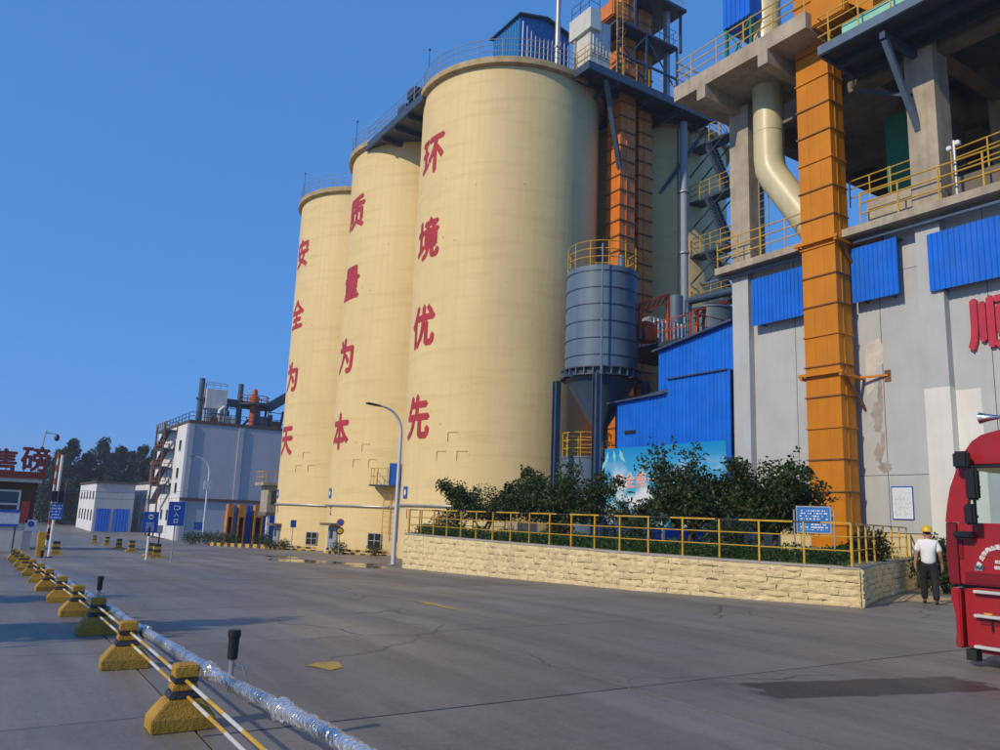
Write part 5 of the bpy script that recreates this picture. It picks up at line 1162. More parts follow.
# ================================================================== BARRIER ON THE LEFT
GB = 'yellow and black barrier blocks under the foil pipe'
XBK = 1.41
def block_proto(p, label):
    t = thing('barrier_block', label, 'barrier', p, GB)
    def fr(nm, m, secs):
        mb = MB(); P = Vector(p)
        for hx, hy, z in secs: mb.v += [tuple(P+Vector(q)) for q in ((-hx, -hy, z), (hx, -hy, z), (hx, hy, z), (-hx, hy, z))]
        for i in range(len(secs)-1):
            for k in range(4): a, b = 4*i+k, 4*i+(k+1) % 4; mb.f.append((a, b, b+4, a+4))
        mb.f += [(3, 2, 1, 0), tuple(4*(len(secs)-1)+k for k in range(4))]; return mb.build(nm, m, t, bevel=.008)
    fr('base', 'yellow_block', [(.215, .135, 0), (.215, .135, .09), (.115, .10, .215)])
    fr('black_band', 'black_block', [(.113, .098, .2155), (.092, .088, .265)]); fr('neck', 'yellow_block', [(.090, .087, .2655), (.082, .082, .315)])
    fr('black_band', 'black_block', [(.0825, .0825, .3155), (.084, .084, .355)]); fr('cap', 'yellow_block', [(.080, .080, .3555), (.078, .078, .435), (.06, .06, .445)])
    return t
BY = [6.23, 8.72, 11.27, 13.52, 16.09, 19.0, 21.8, 24.8, 27.9, 30.8, 33.8, 36.6]
ordn = ['nearest', 'second nearest', 'third nearest', 'fourth nearest', 'fifth nearest', 'sixth nearest', 'seventh nearest', 'eighth nearest', 'ninth nearest', 'third from the gate', 'second from the gate', 'last before the gate']
pb = None
for i, y in enumerate(BY):
    lb = 'yellow and black concrete block under the foil pipe, %s' % ordn[i]
    if pb is None: pb = block_proto((XBK, y, gz(y)), lb)
    else: copy_tree(pb, (XBK+random.uniform(-.02, .02), y, gz(y)), random.uniform(-.07, .07), lb)
t = thing('barrier_block', 'worn yellow and black block standing closest to the camera edge', 'barrier', (XBK, 3.75, 0), GB); bpy.data.objects.remove(t)
copy_tree(pb, (XBK, 3.7, 0), .03, 'yellow and black concrete block just below the picture edge')
for j, (dx, z, lb) in enumerate(((-.0, .335, 'upper striped yellow and white rod threaded through the barrier blocks'), (.02, .225, 'lower striped yellow and white rod threaded through the barrier blocks'))):
    t = thing('striped_rod', lb, 'rod', (XBK, 3.5, gz(3.5)+z), 'striped rods through the barrier blocks'); y = 3.0; k = 0
    while y < 26:
        L = .42; MB().tube((XBK+dx, y, gz(y)+z), (XBK+dx, y+L, gz(y+L)+z), .0125, n=8).build('rod_length', 'yellow' if k % 2 else 'white_dirty', t, smooth=True); y += L; k += 1
XPI = 1.555
PK = [(2.4, .56), (3.6, .52), (5.6, .42), (7.3, .36), (10.2, .30), (14.7, .285), (20, .33), (30, .35), (40, .35)]
def pz(y):
    for (a, za), (b, zb) in zip(PK, PK[1:]):
        if y <= b: return gz(y)+za+(zb-za)*(y-a)/(b-a)
    return gz(y)+PK[-1][1]
fine = []; yv = 2.6
while yv < 38:
    fine.append(Vector((XPI+random.uniform(-.006, .006), yv, pz(yv)+.006*math.sin(yv*1.9)+random.uniform(-.006, .006)))); yv += random.uniform(.05, .2) if yv < 14 else .4
t = thing('foil_pipe', 'long water pipe wrapped in crinkled silver foil along the barrier blocks', 'pipe', (XPI, 8, gz(8)))
MB().path(fine, [random.uniform(.043, .048) for _ in fine], 16, jit=.025).build('wrapped_pipe', 'foil', t, smooth=True)
for y in (4.45, 6.1, 8.75, 12.4, 16.9, 22): q = Vector((XPI, y, pz(y))); MB().path([q+Vector((0, d, 0)) for d in (-.09, -.06, -.02, .03, .07, .10)], [.050, .062, .056, .066, .058, .050], 16, jit=.12).build('foil_joint', 'foil', t, smooth=True)
for y in (atX(106, 640, 1.6).y, 18.2, 27): MB().path([Vector((XPI+.0, y, gz(y)+(pz(y)-gz(y)-.03)*z)) for z in (0, .25, .5, .75, 1)], [.035, .042, .036, .041, .04], 12, jit=.1).build('support_leg', 'foil', t, smooth=True)
for y, lb in ((atX(231, 672, XPI).y, 'nearest'), (atX(98, 600, XPI).y, 'middle'), (atX(41, 560, XPI).y, 'farthest')):
    t = thing('spray_nozzle', 'black upright spray nozzle on the foil pipe, %s of the three' % lb, 'nozzle', (XPI, y, pz(y)+.055), 'black spray nozzles on the foil pipe'); z = pz(y)+.05
    MB().tube((XPI, y, z), (XPI, y, z+.10), .018, n=8).build('stem', 'galv', t, smooth=True)
    MB().path([(XPI, y, z+q) for q in (.10, .105, .24, .245, .285, .29)], [.028, .034, .036, .043, .043, .036], 14).build('head', 'black_plastic', t, smooth=True)
    MB().path([(XPI, y, z+.06), (XPI+.07, y-.02, z+.05), (XPI+.1, y-.03, z-.02)], .007, 6).build('lever', 'galv', t)

# ================================================================== GATE AND GATEHOUSE
def at_g(px, py, Y): p = atY(px, py, Y); return p
gzY = gz(53)
G = thing('gatehouse', 'low gatehouse with dark overhanging roof and big window', 'building', (-1, 53, gzY))
xr = 2.72
box(-8, 53.3, gzY-.1, xr, 58.5, 2.75).build('wall', 'brown_fascia', G)
box(-8, 53.18, gzY-.05, xr+.02, 53.298, gzY+1.5).build('lower_wall', 'white_dirty', G)
rf = box(-8.5, 52.3, 2.72, xr+.3, 59, 3.10).build('roof', 'dark_red', G); box(-8.4, 52.4, 2.5, xr+.15, 58.9, 2.715).build('soffit', 'white_dirty', rf)
wv = box(-7.6, 53.22, gzY+1.55, 1.9, 53.29, 2.0).build('window', 'glass', G)
for x in (-7.6, -5.5, -3.2, -.6, 1.9): box(x-.06, 53.14, gzY+1.51, x+.06, 53.21, 2.05).build('window_frame', 'white', wv)
for z in (gzY+1.55, 1.25, 2.0): box(-7.66, 53.13, z-.05, 1.96, 53.205, z+.05).build('window_frame', 'white', wv)
mat('banner_red', (.50, .07, .05), .6); 
bn = box(2.04, 53.1, .2, 2.46, 53.17, 1.45).build('banner', 'banner_red', G)
p = atY(31, 525, 53.1); box(p.x-.3, 53.1, p.z-.35, p.x+.3, 53.17, p.z+.3).build('poster', 'white', G)
MB().add([Vector((p.x+.17*math.cos(k*.524), 53.095, p.z+.05+.17*math.sin(k*.524))) for k in range(12)], [tuple(range(12))]).build('poster_mark', 'sign_blue', G)
for ch, px, py in (('售', 3.0, 461), ('磅', 35.5, 459)):
    p = atY(px, py, 52.6); t = thing('roof_character', ('large red raised character 售 at the left picture edge on the gatehouse roof' if ch == '售' else 'large red raised character 磅 at the right end of the gatehouse roof'), 'sign', (p.x, 52.6, 3.1), 'red characters on the gatehouse roof')
    glyph('character', ch, 1.5, 'dark_red', t, (p.x, 52.6, p.z), (1, 0, 0), bold=.045, depth=.12)
    for d in (-.5, -.15, .2, .5): MB().tube((p.x+d, 52.55, 3.1), (p.x+d, 52.55, p.z-.3), .03, n=6).build('strut', 'steel_dark', t)
t = thing('camera_mast', 'thin camera mast with security camera on the gatehouse roof', 'camera', (2.35, 53.5, 3.1)); a = atY(46.5, 430, 53.5); MB().path([(2.5, 53.5, 3.1), (a.x, 53.5, a.z)], .045, 6).build('mast', 'galv', t)
MB().tube((a.x, 53.5, a.z-.15), (a.x+.6, 53.5, a.z-.2), .03, n=6).build('arm', 'galv', t); MB().lathe([(.02, a.z-.62), (.13, a.z-.55), (.14, a.z-.35), (.05, a.z-.2)], a.x+.6, 53.5, 12).build('camera', 'black_plastic', t, smooth=True)
print_mat('faint_print', (.62, .66, .74), (.42, .48, .62), 9, 12, 'X', .5)
a, b = atY(-14, 509, 46), atY(18, 527, 46); t = thing('notice_board', 'white notice board with blue edge in front of the gatehouse', 'board', ((a.x+b.x)/2, 46, gz(46))); box(a.x, 46, b.z, b.x, 46.06, a.z).build('panel', 'faint_print', t); box(a.x, 45.985, a.z-.12, b.x, 45.998, a.z).build('edge', 'sign_blue', t); box(a.x, 45.985, b.z, b.x, 45.998, b.z+.14).build('edge', 'sign_blue', t)
for x in (a.x+.2, b.x-.12): MB().tube((x, 46.1, gz(46)), (x, 46.1, a.z), .04, n=6).build('post', 'steel_dark', t)
t = thing('low_wall', 'low white painted wall in front of the gatehouse', 'wall', (-1.5, 50.5, gz(50.5))); box(-9, 50.4, gz(50.5)-.1, 2.2, 50.6, gz(50.5)+1.25).build('wall', 'white_dirty', t); box(-9, 50.36, gz(50.5)+1.25, 2.24, 50.64, gz(50.5)+1.33).build('coping', 'concrete', t)
t = thing('barrier_gate', 'orange barrier gate box with its striped boom raised', 'gate', (2.6, 40.2, gz(40.2))); zg = gz(40.2); a, b = atY(38.5, 532, 40.2), atY(47, 532, 40.2)
box(a.x, 40.0, zg, b.x, 40.4, a.z).build('housing', 'yellow', t, bevel=.03); p0, p1 = atY(46, 545, 39.9), atY(59, 452, 39.9)
for k in range(14): MB().tube(p0.lerp(p1, k/14), p0.lerp(p1, (k+1)/14), .045, n=8).build('boom_length', 'machine_orange' if k % 2 else 'white_dirty', t)
box(b.x-.02, 39.85, zg+.75, b.x+.12, 40.0, zg+.95).build('pivot', 'black_plastic', t)
t = thing('signal_post', 'white post with black signal heads and a blue text sign', 'sign', (2.8, 39.2, gz(39.2))); zg = gz(39.2); p0, p1 = ground(48, 558), atY(59.5, 448, 39.2); p0 = Vector((2.78, 39.2, zg)); MB().tube(p0, (p0.x, 39.2, p1.z-.3), .06, n=10).build('post', 'white', t, smooth=True)
MB().tube(p0, p0+Vector((0, 0, .06)), .16, n=10).build('base', 'black_plastic', t)
for px in (54.5, 61): q = atY(px, 496, 39.05); box(q.x-.10, 38.95, q.z-.25, q.x+.10, 39.15, q.z+.22).build('signal_head', 'black_plastic', t, bevel=.02)
print_mat('sign_print', (.015, .10, .42), (.62, .68, .8), 5, 5.5, 'X', .46)
a, b = atY(51, 503, 39.0), atY(62, 520, 39.0); box(a.x, 39.0, b.z, b.x, 39.04, a.z).build('sign_panel', 'sign_print', t); box(a.x+.02, 38.95, b.z-.6, a.x+.12, 39.05, b.z-.35).build('reflector_band', 'black_plastic', t)
# entrance signs
def blue_sign(label, px0, py0, px1, py1, Y, txt=None, pm='sign_blue'):
    a, b = atY(px0, py0, Y), atY(px1, py1, Y); xm = (a.x+b.x)/2; t = thing('direction_sign', label, 'sign', (xm, Y, gz(Y)), 'blue direction signs')
    pn = box(a.x, Y, b.z, b.x, Y+.04, a.z).build('panel', pm, t); MB().tube((xm, Y+.07, gz(Y)), (xm, Y+.07, a.z-.1), .03, n=8).build('post', 'galv', t, smooth=True)
    return t, pn, a, b
t, pn, a, b = blue_sign('tall blue sign with arrow and characters 入口 on a thin post', 169.5, 501.5, 183.5, 526, 34.7); h = a.z-b.z; xm = (a.x+b.x)/2
for i, ch in enumerate('入口'): glyph('sign_character', ch, .20, 'sign_white', pn, (xm, 34.7, a.z-h*(.52+.28*i)), (1, 0, 0), bold=.008)
MB().beam((xm-.11, 34.693, a.z-h*.16), (xm-.11, 34.693, a.z-h*.33), .012, .035).beam((xm-.11, 34.693, a.z-h*.33), (xm+.05, 34.693, a.z-h*.33), .012, .035).beam((xm-.11, 34.693, a.z-h*.16), (xm+.08, 34.693, a.z-h*.20), .012, .035).beam((xm+.05, 34.693, a.z-h*.33), (xm+.13, 34.693, a.z-h*.25), .012, .035).beam((xm+.08, 34.693, a.z-h*.16), (xm+.13, 34.693, a.z-h*.25), .012, .035).build('arrow', 'sign_white', pn)
t, pn, a, b = blue_sign('blue sign with a round no entry mark and two columns of text', 144, 511.5, 157, 533, 42.5); h = a.z-b.z; xm = (a.x+b.x)/2
MB().add([Vector((xm+.13*math.cos(k*.524), 42.493, a.z-h*.24+.13*math.sin(k*.524))) for k in range(12)], [tuple(range(12))]).build('round_mark', 'sign_white', pn); box(xm-.09, 42.485, a.z-h*.24-.025, xm+.09, 42.49, a.z-h*.24+.025).build('round_bar', 'black_plastic', pn)
print_mat('column_print', (.012, .09, .42), (.5, .56, .75), 2.6, 8, 'X', .42); box(xm-.22, 42.492, b.z+.05, xm+.22, 42.496, b.z+h*.55).build('text_columns', 'column_print', pn)
blue_sign('small blue sign low on the tower wall beside the far lamp', 194.5, 522, 202, 530, 92.)
t, pn, a, b = blue_sign('small blue rectangular sign in front of the farthest silo', 291, 520, 296, 527.5, 52.0)
t = thing('round_signs', 'post with two round traffic signs in front of the middle silo', 'sign', (17.15, 42.3, gz(42.3))); p = ground(338, 557); q = atY(340, 522.5, p.y)
MB().tube((p.x, p.y, gz(p.y)), (p.x, p.y, q.z+.2), .03, n=8).build('post', 'galv', t, smooth=True)
dv = (Vector((0, 0, 0))-Vector((p.x, p.y, 0))).normalized(); dr = Vector((-dv.y, dv.x, 0))
for k, (zz, m1, m2) in enumerate(((q.z, 'banner_red', 'sign_blue'), (q.z-.46, 'black_plastic', 'yellow'))):
    c = Vector((p.x, p.y, zz))+dv*.06; mb = MB(); mb.path([c, c+dv*.02], .215, 20); dsc = mb.build('disc', m1, t); MB().path([c+dv*.021, c+dv*.026], .15, 20).build('face', m2, dsc)
t = thing('marker_post', 'white marker post with dark top beside the median blocks', 'post', (7.2, 41, gz(41))); p = ground(146, 560); MB().tube((p.x, p.y, gz(p.y)), (p.x, p.y, gz(p.y)+1.0), .05, n=8).build('shaft', 'white', t); MB().tube((p.x, p.y, gz(p.y)+1.001), (p.x, p.y, gz(p.y)+1.4), .05, n=8).build('dark_top', 'black_plastic', t)
p = ground(157, 556); t = thing('card_reader', 'slim grey card reader post beside the blue no entry sign', 'post', (p.x, p.y, gz(p.y))); MB().tube((p.x, p.y, gz(p.y)), (p.x, p.y, gz(p.y)+1.1), .04, n=8).build('shaft', 'steel_dark', t); box(p.x-.12, p.y-.1, gz(p.y)+1.1, p.x+.12, p.y+.1, gz(p.y)+1.5).build('head', 'galv', t, bevel=.02)
# median bollards
def bollard(p, label, s=1.):
    t = thing('striped_bollard', label, 'bollard', p, 'striped blocks on the road median')
    for k in range(5): r = .17*s*(1-.03*k); MB().prism([(-r+p[0], -r+p[1]), (r+p[0], -r+p[1]), (r+p[0], r+p[1]), (-r+p[0], r+p[1])], p[2]+.13*k*s, p[2]+.13*(k+1)*s-.002, 'Z').build('band', 'yellow' if k % 2 else 'black_block', t, bevel=.01)
    box(p[0]-.3*s, p[1]-.22*s, p[2]-.02, p[0]+.3*s, p[1]+.22*s, p[2]+.10).build('foot', 'yellow', t)
for (x, y), lb in (((94, 543), 'farthest striped block on the median'), ((106.5, 545.5), 'second farthest striped block on the median'), ((118.5, 549), 'third farthest striped block on the median'), ((131, 552), 'striped block left of the white marker post'), ((149.5, 556.5), 'striped block under the blue no entry sign'), ((156, 558), 'small striped block right of the no entry sign'), ((55, 555), 'striped block right of the barrier gate box')):
    p = ground(x, y); bollard((p.x, p.y, gz(p.y)), lb)
# lamp posts
def lamp(label, base, ztop, arm, r0):
    t = thing('street_lamp', label, 'lamp', base, 'white street lamps'); b = Vector(base); pts = [b, b+Vector((0, 0, (ztop-b.z)*.5)), Vector((b.x, b.y, ztop-arm*.9))]
    for k in range(1, 8): a = math.pi/2*k/7; pts.append(Vector((b.x-arm*(1-math.cos(a))*.85, b.y, ztop-arm*.9+arm*.85*math.sin(a))))
    MB().path(pts, [r0, r0*.85]+[r0*.72-(r0*.35)*i/8 for i in range(8)], 12).build('pole', 'lightpole', t, smooth=True)
    MB().box(b.x-.18, b.y-.18, b.z, b.x+.18, b.y+.18, b.z+.04).build('base_plate', 'galv', t); e = pts[-1]
    MB().prism([(e.x+.05, e.z-.03), (e.x-.1, e.z+.04), (e.x-.65, e.z+.10), (e.x-.7, e.z+.06), (e.x-.6, e.z+.01)], e.y-.13, e.y+.13, 'Y').build('lamp_head', 'steel_dark', t, bevel=.02)
    return t
b = ground(393, 565); tz = atY(384, 405, b.y).z; lamp('tall white street lamp in front of the silos', (b.x, b.y, gz(b.y)), tz, 1.25, .10)
b = ground(202, 542); tz = atY(197, 456, b.y).z; lamp('farther street lamp in front of the grey tower', (b.x, b.y, gz(b.y)), tz, 2.0, .13); q = atY(200, 485, b.y)
t = thing('lamp_box', 'pale box fixed to the pole of the farther street lamp', 'box', (b.x, b.y-.2, q.z)); box(b.x-.5, b.y-.35, q.z-.5, b.x+.3, b.y-.14, q.z+.5).build('case', 'white_dirty', t)

# ================================================================== FAR BUILDINGS
zf = gz(111)
T2 = thing('far_tower', 'large grey mill building with dark ledge left of the silos', 'building', (29, 118, zf))
box(22.3, 111, zf-.2, 44, 131, 12.5).build('wall', 'far_wall', T2); box(22.25, 110.9, 12.5, 44.1, 131.1, 12.95).build('roof_edge', 'brown_fascia', T2)
box(22.1, 110.75, 2.15, 44, 110.99, 2.5).build('ledge', 'brown_fascia', T2)
for x in (22.35, 29.0, 36): box(x, 110.8, zf-.1, x+.7, 110.99, 12.4).build('pilaster', 'far_wall', T2)
box(22.1, 111.05, zf-.1, 22.29, 130.9, 12.4).build('sunlit_side', 'far_white', T2)  # sunlight on this side is put into a paler colour than the front
for z in (9.0, 5.2, 3.2, -.5):
    for y in (113.5, 117.5, 121.5, 126): wv = box(22.02, y, z, 22.099, y+1.1, z+1.3).build('window', 'glass', T2); box(21.98, y-.1, z-.15, 22.09, y+1.2, z-.02).build('sill', 'far_wall', wv)
railing(T2, [(22.5, 130, 12.95), (22.5, 111.2, 12.95), (43, 111.2, 12.95)], 1.1, (.55,), 2.2, 'steel_dark', .05)
t = thing('external_stair', 'dark external stair climbing the side of the far grey building', 'stair', (21, 120, zf)); 
for i, z in enumerate((11.9, 9.3, 6.7, 4.2)):
    box(20.4, 117+i*.6, z-.15, 22.0, 124, z).build('landing', 'steel_dark', t); railing(t, [(22.0, 117+i*.6, z), (20.45, 117+i*.6, z), (20.45, 124, z)], 1.1, (.55,), 1.5, 'rust', .05)
    MB().beam((20.9, 117.4, z), (20.9, 123.5, z-2.6), .9, .15).build('flight', 'steel_dark', t)
for y in (117.5, 123.5): box(20.4, y, zf-.05, 20.6, y+.2, 12.8).build('post', 'rust', t)
# roof plant
t = thing('roof_filter', 'pale filter box with railing on the far building roof', 'filter', (25.5, 113, 12.95)); box(24.4, 112, 14.9, 27.2, 114.4, 17.6).build('body', 'cabin_cream', t); box(24.7, 112.2, 12.96, 27.0, 114.2, 14.89).build('base', 'door_grey', t); railing(t, [(24.5, 114.3, 17.6), (24.5, 112.1, 17.6), (27.1, 112.1, 17.6)], .9, (.6,), 1.0, 'galv', .05)
MB().path([(26.3, 111.7, 13), (26.2, 111.6, 14.6), (26.7, 111.6, 15.2), (27.3, 111.7, 13.2)], .22, 10).build('elbow_pipe', 'white', t, smooth=True)
for px, z1, lb in ((199, atY(200, 378, 113).z, 'dark chimney left of the pale roof filter'), (238.5, atY(240, 384, 113).z, 'dark chimney between filter and orange roof column')):
    p = atY(px, 415, 113); t = thing('roof_chimney', lb, 'chimney', (p.x, 113, 12.95)); MB().tube((p.x, 113, 12.9), (p.x, 113, z1), .42, .36, n=14).build('stack', 'steel_navy', t, smooth=True); MB().tube((p.x, 113, z1-3), (p.x, 113, z1-2.7), .62, n=14).build('collar', 'steel_navy', t)
p = atY(253, 415, 112.5); t = thing('roof_column', 'orange valve column with round deck on the far roof', 'machine', (p.x, 112.5, 12.95)); MB().lathe([(.55, 12.95), (.5, 16.0), (.7, 16.1), (.7, 17.2), (.4, 17.4), (.35, 18.2), (.1, 18.4)], p.x, 112.5, 20).build('body', 'machine_orange', t, smooth=True); MB().lathe([(2.1, 15.9), (2.1, 16.1)], p.x, 112.5, 20).build('deck', 'steel_dark', t); railing(t, [(p.x+2*math.cos(6.2832*k/12), 112.5+2*math.sin(6.2832*k/12), 16.1) for k in range(12)], 1.1, (.5,), 1.5, 'rust', .06, closed=True)
t = thing('roof_gantry', 'dark conveyor gantry crossing the far building roof', 'gantry', (32, 114, 12.95)); a, b, c = atY(222, 402, 114), atY(268, 408, 114), atY(290, 388, 114); MB().beam(a, b, 1.4, 1.0).beam(b, c+Vector((3, 0, 1)), 1.6, 1.3).build('gallery', 'steel_dark', t)
for x in (a.x+.5, a.x+4.5, b.x-.5, b.x+2): MB().beam((x, 114, 12.9), (x+.3, 114, b.z-.3), .3, .3).build('leg', 'steel_dark', t)
MB().beam((a.x+3, 114, 12.9), (a.x+5.5, 114, b.z-.3), .3, .3).build('brace', 'steel_dark', t)
for k, (px, py, w_, h, lb) in enumerate(((230, 412, 1.6, 1.6, 'low pale machine box between the two roof chimneys'), (262, 410, 2.2, 2.4, 'dark machine box right of the orange roof column'), (214, 421, 1.2, .9, 'small rusty fan box in front of the roof filter'), (274, 414, 2.0, 1.6, 'rusty tank frame at the right end of the far roof'))):
    p = atY(px, py, 112); t = thing('roof_machine', lb, 'machine', (p.x, 112, 12.95), 'machines on the far building roof'); m_ = ('cabin_cream', 'steel_dark', 'rust', 'rust')[k]
    box(p.x-w_/2, 111.5, 12.96, p.x+w_/2, 113, 12.95+h*.6).build('base', m_, t); MB().tube((p.x-w_*.2, 112.2, 12.95+h*.6), (p.x-w_*.2, 112.2, 12.95+h*1.15), .3, n=10).build('outlet', 'steel_navy', t, smooth=True)
    for dx in (-w_/2, w_/2): box(p.x+dx-.05, 111.4, 12.96, p.x+dx+.05, 111.48, 13+h*1.3).build('post', 'steel_dark', t)
    MB().beam((p.x-w_/2, 111.44, 13+h*1.3), (p.x+w_/2, 111.44, 13+h*1.3), .1, .1).build('cross_bar', 'steel_dark', t)
# mid low block and far block
t = thing('low_block', 'low white workshop with windows between the tower and the far block', 'building', (27, 147, gz(147))); box(24, 134, gz(140)-.2, 34, 161, 4.9).build('wall', 'far_white', t); box(23.8, 133.8, 4.9, 34.2, 161.2, 5.25).build('roof', 'brown_fascia', t)
for z in (1.6, -1.4):
    for i in range(6): y = 136+i*4; wv = box(23.92, y, z, 23.995, y+1.8, z+1.4).build('window', 'glass', t); box(23.88, y-.15, z-.18, 23.98, y+1.95, z-.03).build('sill', 'far_wall', wv)
for i in range(4): y = 138+i*5.5; MB().tube((23.5, y, gz(140)), (23.5, y, 2.4), .1, n=8).build('downpipe', 'galv', t)
for k in range(3):
    t = thing('roof_vent', ('left', 'middle', 'right')[k]+' rusty vent stack on the low white workshop roof', 'vent', (24.6, 150-5*k, 5.25), 'rusty vents on the workshop roof'); MB().lathe([(.35, 5.25), (.3, 8.2), (.5, 8.3), (.5, 8.7), (.1, 9.1)], 24.8, 150-5*k, 12).build('stack', 'rust', t, smooth=True)
t = thing('far_block', 'distant pale block with big blue double doors by the trees', 'building', (18.9, 155, gz(150))); zb_ = gz(150); box(16.1, 147, zb_-.2, 22.0, 172, 4.6).build('wall', 'far_wall', t); box(16.0, 147.1, zb_-.1, 16.09, 171.9, 4.5).build('sunlit_side', 'far_white', t); box(15.8, 146.7, 4.6, 22.3, 172.3, 4.95).build('roof', 'brown_fascia', t)  # left side sheet painted whiter to carry the sun falling on it
for x0, x1 in ((16.5, 18.6), (19.1, 21.5)): MB().corr((x0, 146.93), (x1, 146.93), zb_, .45, (0, -1), .4, .05).build('door', 'blue_sheet', t)
for i in range(5): y = 149+i*4.5; box(15.93, y, -1.6, 15.99, y+1.2, .2).build('window', 'glass', t); box(15.93, y, 1.9, 15.99, y+1.2, 3.2).build('window', 'glass', t)
# blue wall with orange portals beside the far silo
t = thing('blue_screen_wall', 'blue sheet wall behind three orange portals beside the far silo', 'wall', (22.5, 79, gz(79))); zs = gz(78.5); MB().corr((20.4, 78.6), (26, 78.6), zs, 1.75, (0, -1), .35, .05).build('sheet', 'blue_sheet', t); box(20.4, 78.65, zs, 26, 79.2, 1.7).build('backing', 'steel_navy', t)
for k, (px0, px1) in enumerate(((227, 235), (238, 247), (254, 265))):
    a, b = atY(px0, 507, 78), atY(px1, 507, 78); t = thing('orange_portal', 'orange portal with dark opening, %s of three by the far silo' % ('left', 'middle', 'right')[k], 'portal', ((a.x+b.x)/2, 78, zs), 'orange portals by the far silo'); x0, x1 = a.x, a.x+(b.x-a.x)*.8; w_ = (x1-x0)
    box(x0, 77.6, zs, x0+w_*.2, 78.4, .6).build('leg', 'portal', t); box(x1-w_*.14, 77.6, zs, x1, 78.4, .6).build('leg', 'portal', t); MB().prism([(x0, .6), (x1, .6), (x1+.05, 1.8), (x0+.05, 1.8)], 77.6, 78.4, 'Y').build('hood', 'portal', t)
    box(x0+w_*.2, 78.3, zs, x1-w_*.14, 78.38, .6).build('opening', 'dark_void', t)  # near-black panel, the shade inside the arch painted in
t = thing('loading_cabin', 'small concrete cabin on posts against the far silo', 'cabin', (22.5, 70, gz(70))); a, b = atY(262, 478, 70), atY(281, 478, 70); zs = gz(70); box(a.x, 69.5, 3.55, b.x+2, 72, 3.8).build('roof', 'concrete', t); box(a.x+.6, 69.8, 1.2, b.x+2, 71.9, 3.54).build('wall', 'concrete', t); box(a.x+.9, 69.75, 1.9, a.x+1.9, 69.79, 3.1).build('window', 'glass', t); box(a.x+.5, 69.6, .9, b.x+2, 72, 1.19).build('floor', 'concrete_dark', t); railing(t, [(a.x+.1, 71.9, 3.8), (a.x+.1, 69.6, 3.8), (b.x+1, 69.6, 3.8)], 1.0, (.5,), .8, 'yellow', .03)
for x in (a.x+.7, a.x+2.4): box(x, 69.8, zs-.1, x+.25, 70.05, .9).build('post', 'white', t)
for i, (px, py) in enumerate(((192, 545), (205, 544), (217, 545.5), (230, 546.5), (262, 547))):
    p = ground(px, py); bush('verge_bush', ('leftmost', 'second', 'third', 'fourth', 'rightmost')[i]+' small bush along the verge below the grey tower', (p.x, p.y, gz(p.y)), .9, 1.25, 200+i, 'leaf_dark', 900, 'bushes along the verge', .12)
t = thing('striped_kerb', 'low yellow and black striped kerb in front of the orange portals', 'kerb', (19.5, 74, gz(74))); a, b = ground(208, 545.5), ground(266, 548.5)
for k in range(16): p, q = a.lerp(b, k/16), a.lerp(b, (k+1)/16); p.z = gz(p.y)+.14; q.z = gz(q.y)+.14; MB().beam(p, q, .25, .3).build('kerb_length', 'yellow' if k % 2 else 'black_block', t)

# far trees
def poplar(label, x, y, H, rx, seed, n=11000, m='leaf_far', name='poplar_tree', group='tall trees behind the far block', ls=.55):
    r = random.Random(seed); zb_ = gz(y); t = thing(name, label, 'tree', (x, y, zb_), group); B_ = Vector((x, y, zb_)); mb = MB(); mb.path([B_-Vector((0, 0, .2)), B_+Vector((.1, 0, H*.5)), B_+Vector((0, .1, H*.93))], [.32, .2, .04], 8); cl = []
    for k in range(120):
        f = r.uniform(.04, 1.0); wd = rx*(math.sin(math.pi*min(1, f*.62+.22))**.7)*(1 if f < .72 else max(.22, (1-f)/.28)); a = r.uniform(0, 6.283); u = r.random()**.5
        c = B_+Vector((math.cos(a)*wd*u, math.sin(a)*wd*u, H*f)); cl.append((c, r.uniform(.6, 1.25)*(H/16)**.8))
        if k < 26: mb.path([B_+Vector((0, 0, H*f*.8)), c], [.07, .02], 5)
    mb.build('trunk', 'bark', t); cm = MB(); pts = []
    for k in range(n): c, rr = r.choice(cl); v = Vector((r.gauss(0, 1), r.gauss(0, 1), r.gauss(0, 1.1))).normalized()*rr*r.random()**.4; pts.append(c+v)
    cards(cm, pts, ls, .2, r); leafmesh('crown', cm, m, t)
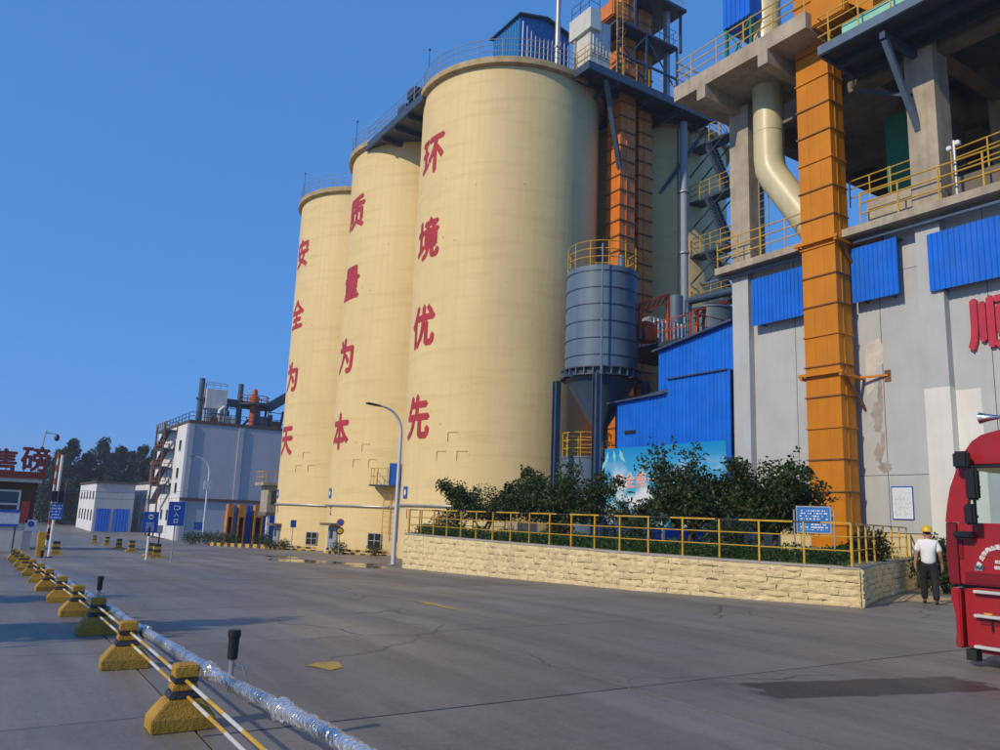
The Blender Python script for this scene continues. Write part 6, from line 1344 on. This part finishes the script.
TL = [(72, 443, 6.0, 'tallest dense tree at the left behind the barrier gate'), (104, 442, 5.6, 'tall tree directly above the far block roof'), (122, 449, 4.2, 'narrower tree right of the tall middle one'), (143, 449, 4.4, 'tall tree above the low white workshop'), (157, 450, 3.6, 'slim tree next to the external stair'), (168, 458, 3.6, 'rightmost tree partly behind the grey tower'), (88, 456, 4.5, 'shorter tree between the two tallest ones'), (57, 490, 2.8, 'low tree left of the tallest one behind the signal post'), (62, 452, 4.2, 'second tallest tree at the far left edge of the wood'), (114, 455, 4.2, 'bushy tree behind the right corner of the far block'), (133, 453, 4.2, 'round topped tree above the rusty roof vents'), (150, 462, 4.0, 'shorter tree in front of the external stair'), (96, 470, 4.5, 'wide low tree right behind the far block roof')]
for i, (px, py, rx, lb) in enumerate(TL):
    Y = 186+(i % 3)*5; p = atY(px, py, Y); poplar(lb, p.x, Y, p.z-gz(Y), rx, 300+i)
for i, (x, y, H, rx, lb) in enumerate(((-7.0, 10.6, 6.8, 1.4, 'roadside tree left of the third barrier block'), (-7.4, 15.8, 6.2, 1.4, 'roadside tree left of the fifth barrier block'))):
    poplar(lb, x, y, H, rx, 500+i, 2600, 'leaf_dark', 'roadside_tree', 'trees along the left lane', .28)
mb = MB(); r = random.Random(5); pts = []
for k in range(12000):
    x = r.uniform(-60, 60); pts.append((x, r.uniform(196, 204), gz(200)+r.uniform(0, 5.5+2*smooth_noise(x*.3, 1))))
cards(mb, pts, .6, .2, r); tag(leafmesh('distant_wood', mb, 'leaf_far'), 'dark band of distant woodland behind the plant', 'wood', kind='stuff')
# overhead cables
t = thing('overhead_cable', 'thin overhead cables crossing from the gatehouse to the far buildings', 'cable', (2, 60, 2.6)); 
for k, (y0, y1) in enumerate(((487, 491), (494, 497))): a, b = atY(36, y0, 60), atY(188, y1, 108); MB().path([a.lerp(b, i/12)-Vector((0, 0, .35*math.sin(math.pi*i/12))) for i in range(13)], .018, 5).build('cable', 'black_plastic', t)

# ================================================================== HAZE
hz = box(-720, -140, -6, 720, 920, 46).build('haze', 'glass'); hz.data.materials.clear(); hm_ = bpy.data.materials.new('haze_air'); hm_.use_nodes = True; hn = hm_.node_tree; hn.nodes.remove(hn.nodes['Principled BSDF'])
pv = hn.nodes.new('ShaderNodeVolumePrincipled'); pv.inputs['Color'].default_value = (.86, .89, .96, 1); pv.inputs['Density'].default_value = .0006; pv.inputs['Anisotropy'].default_value = .2
hn.links.new(pv.outputs[0], hn.nodes['Material Output'].inputs['Volume']); hz.data.materials.append(hm_); tag(hz, 'thin blue summer haze filling the air over the plant', 'haze', kind='stuff')
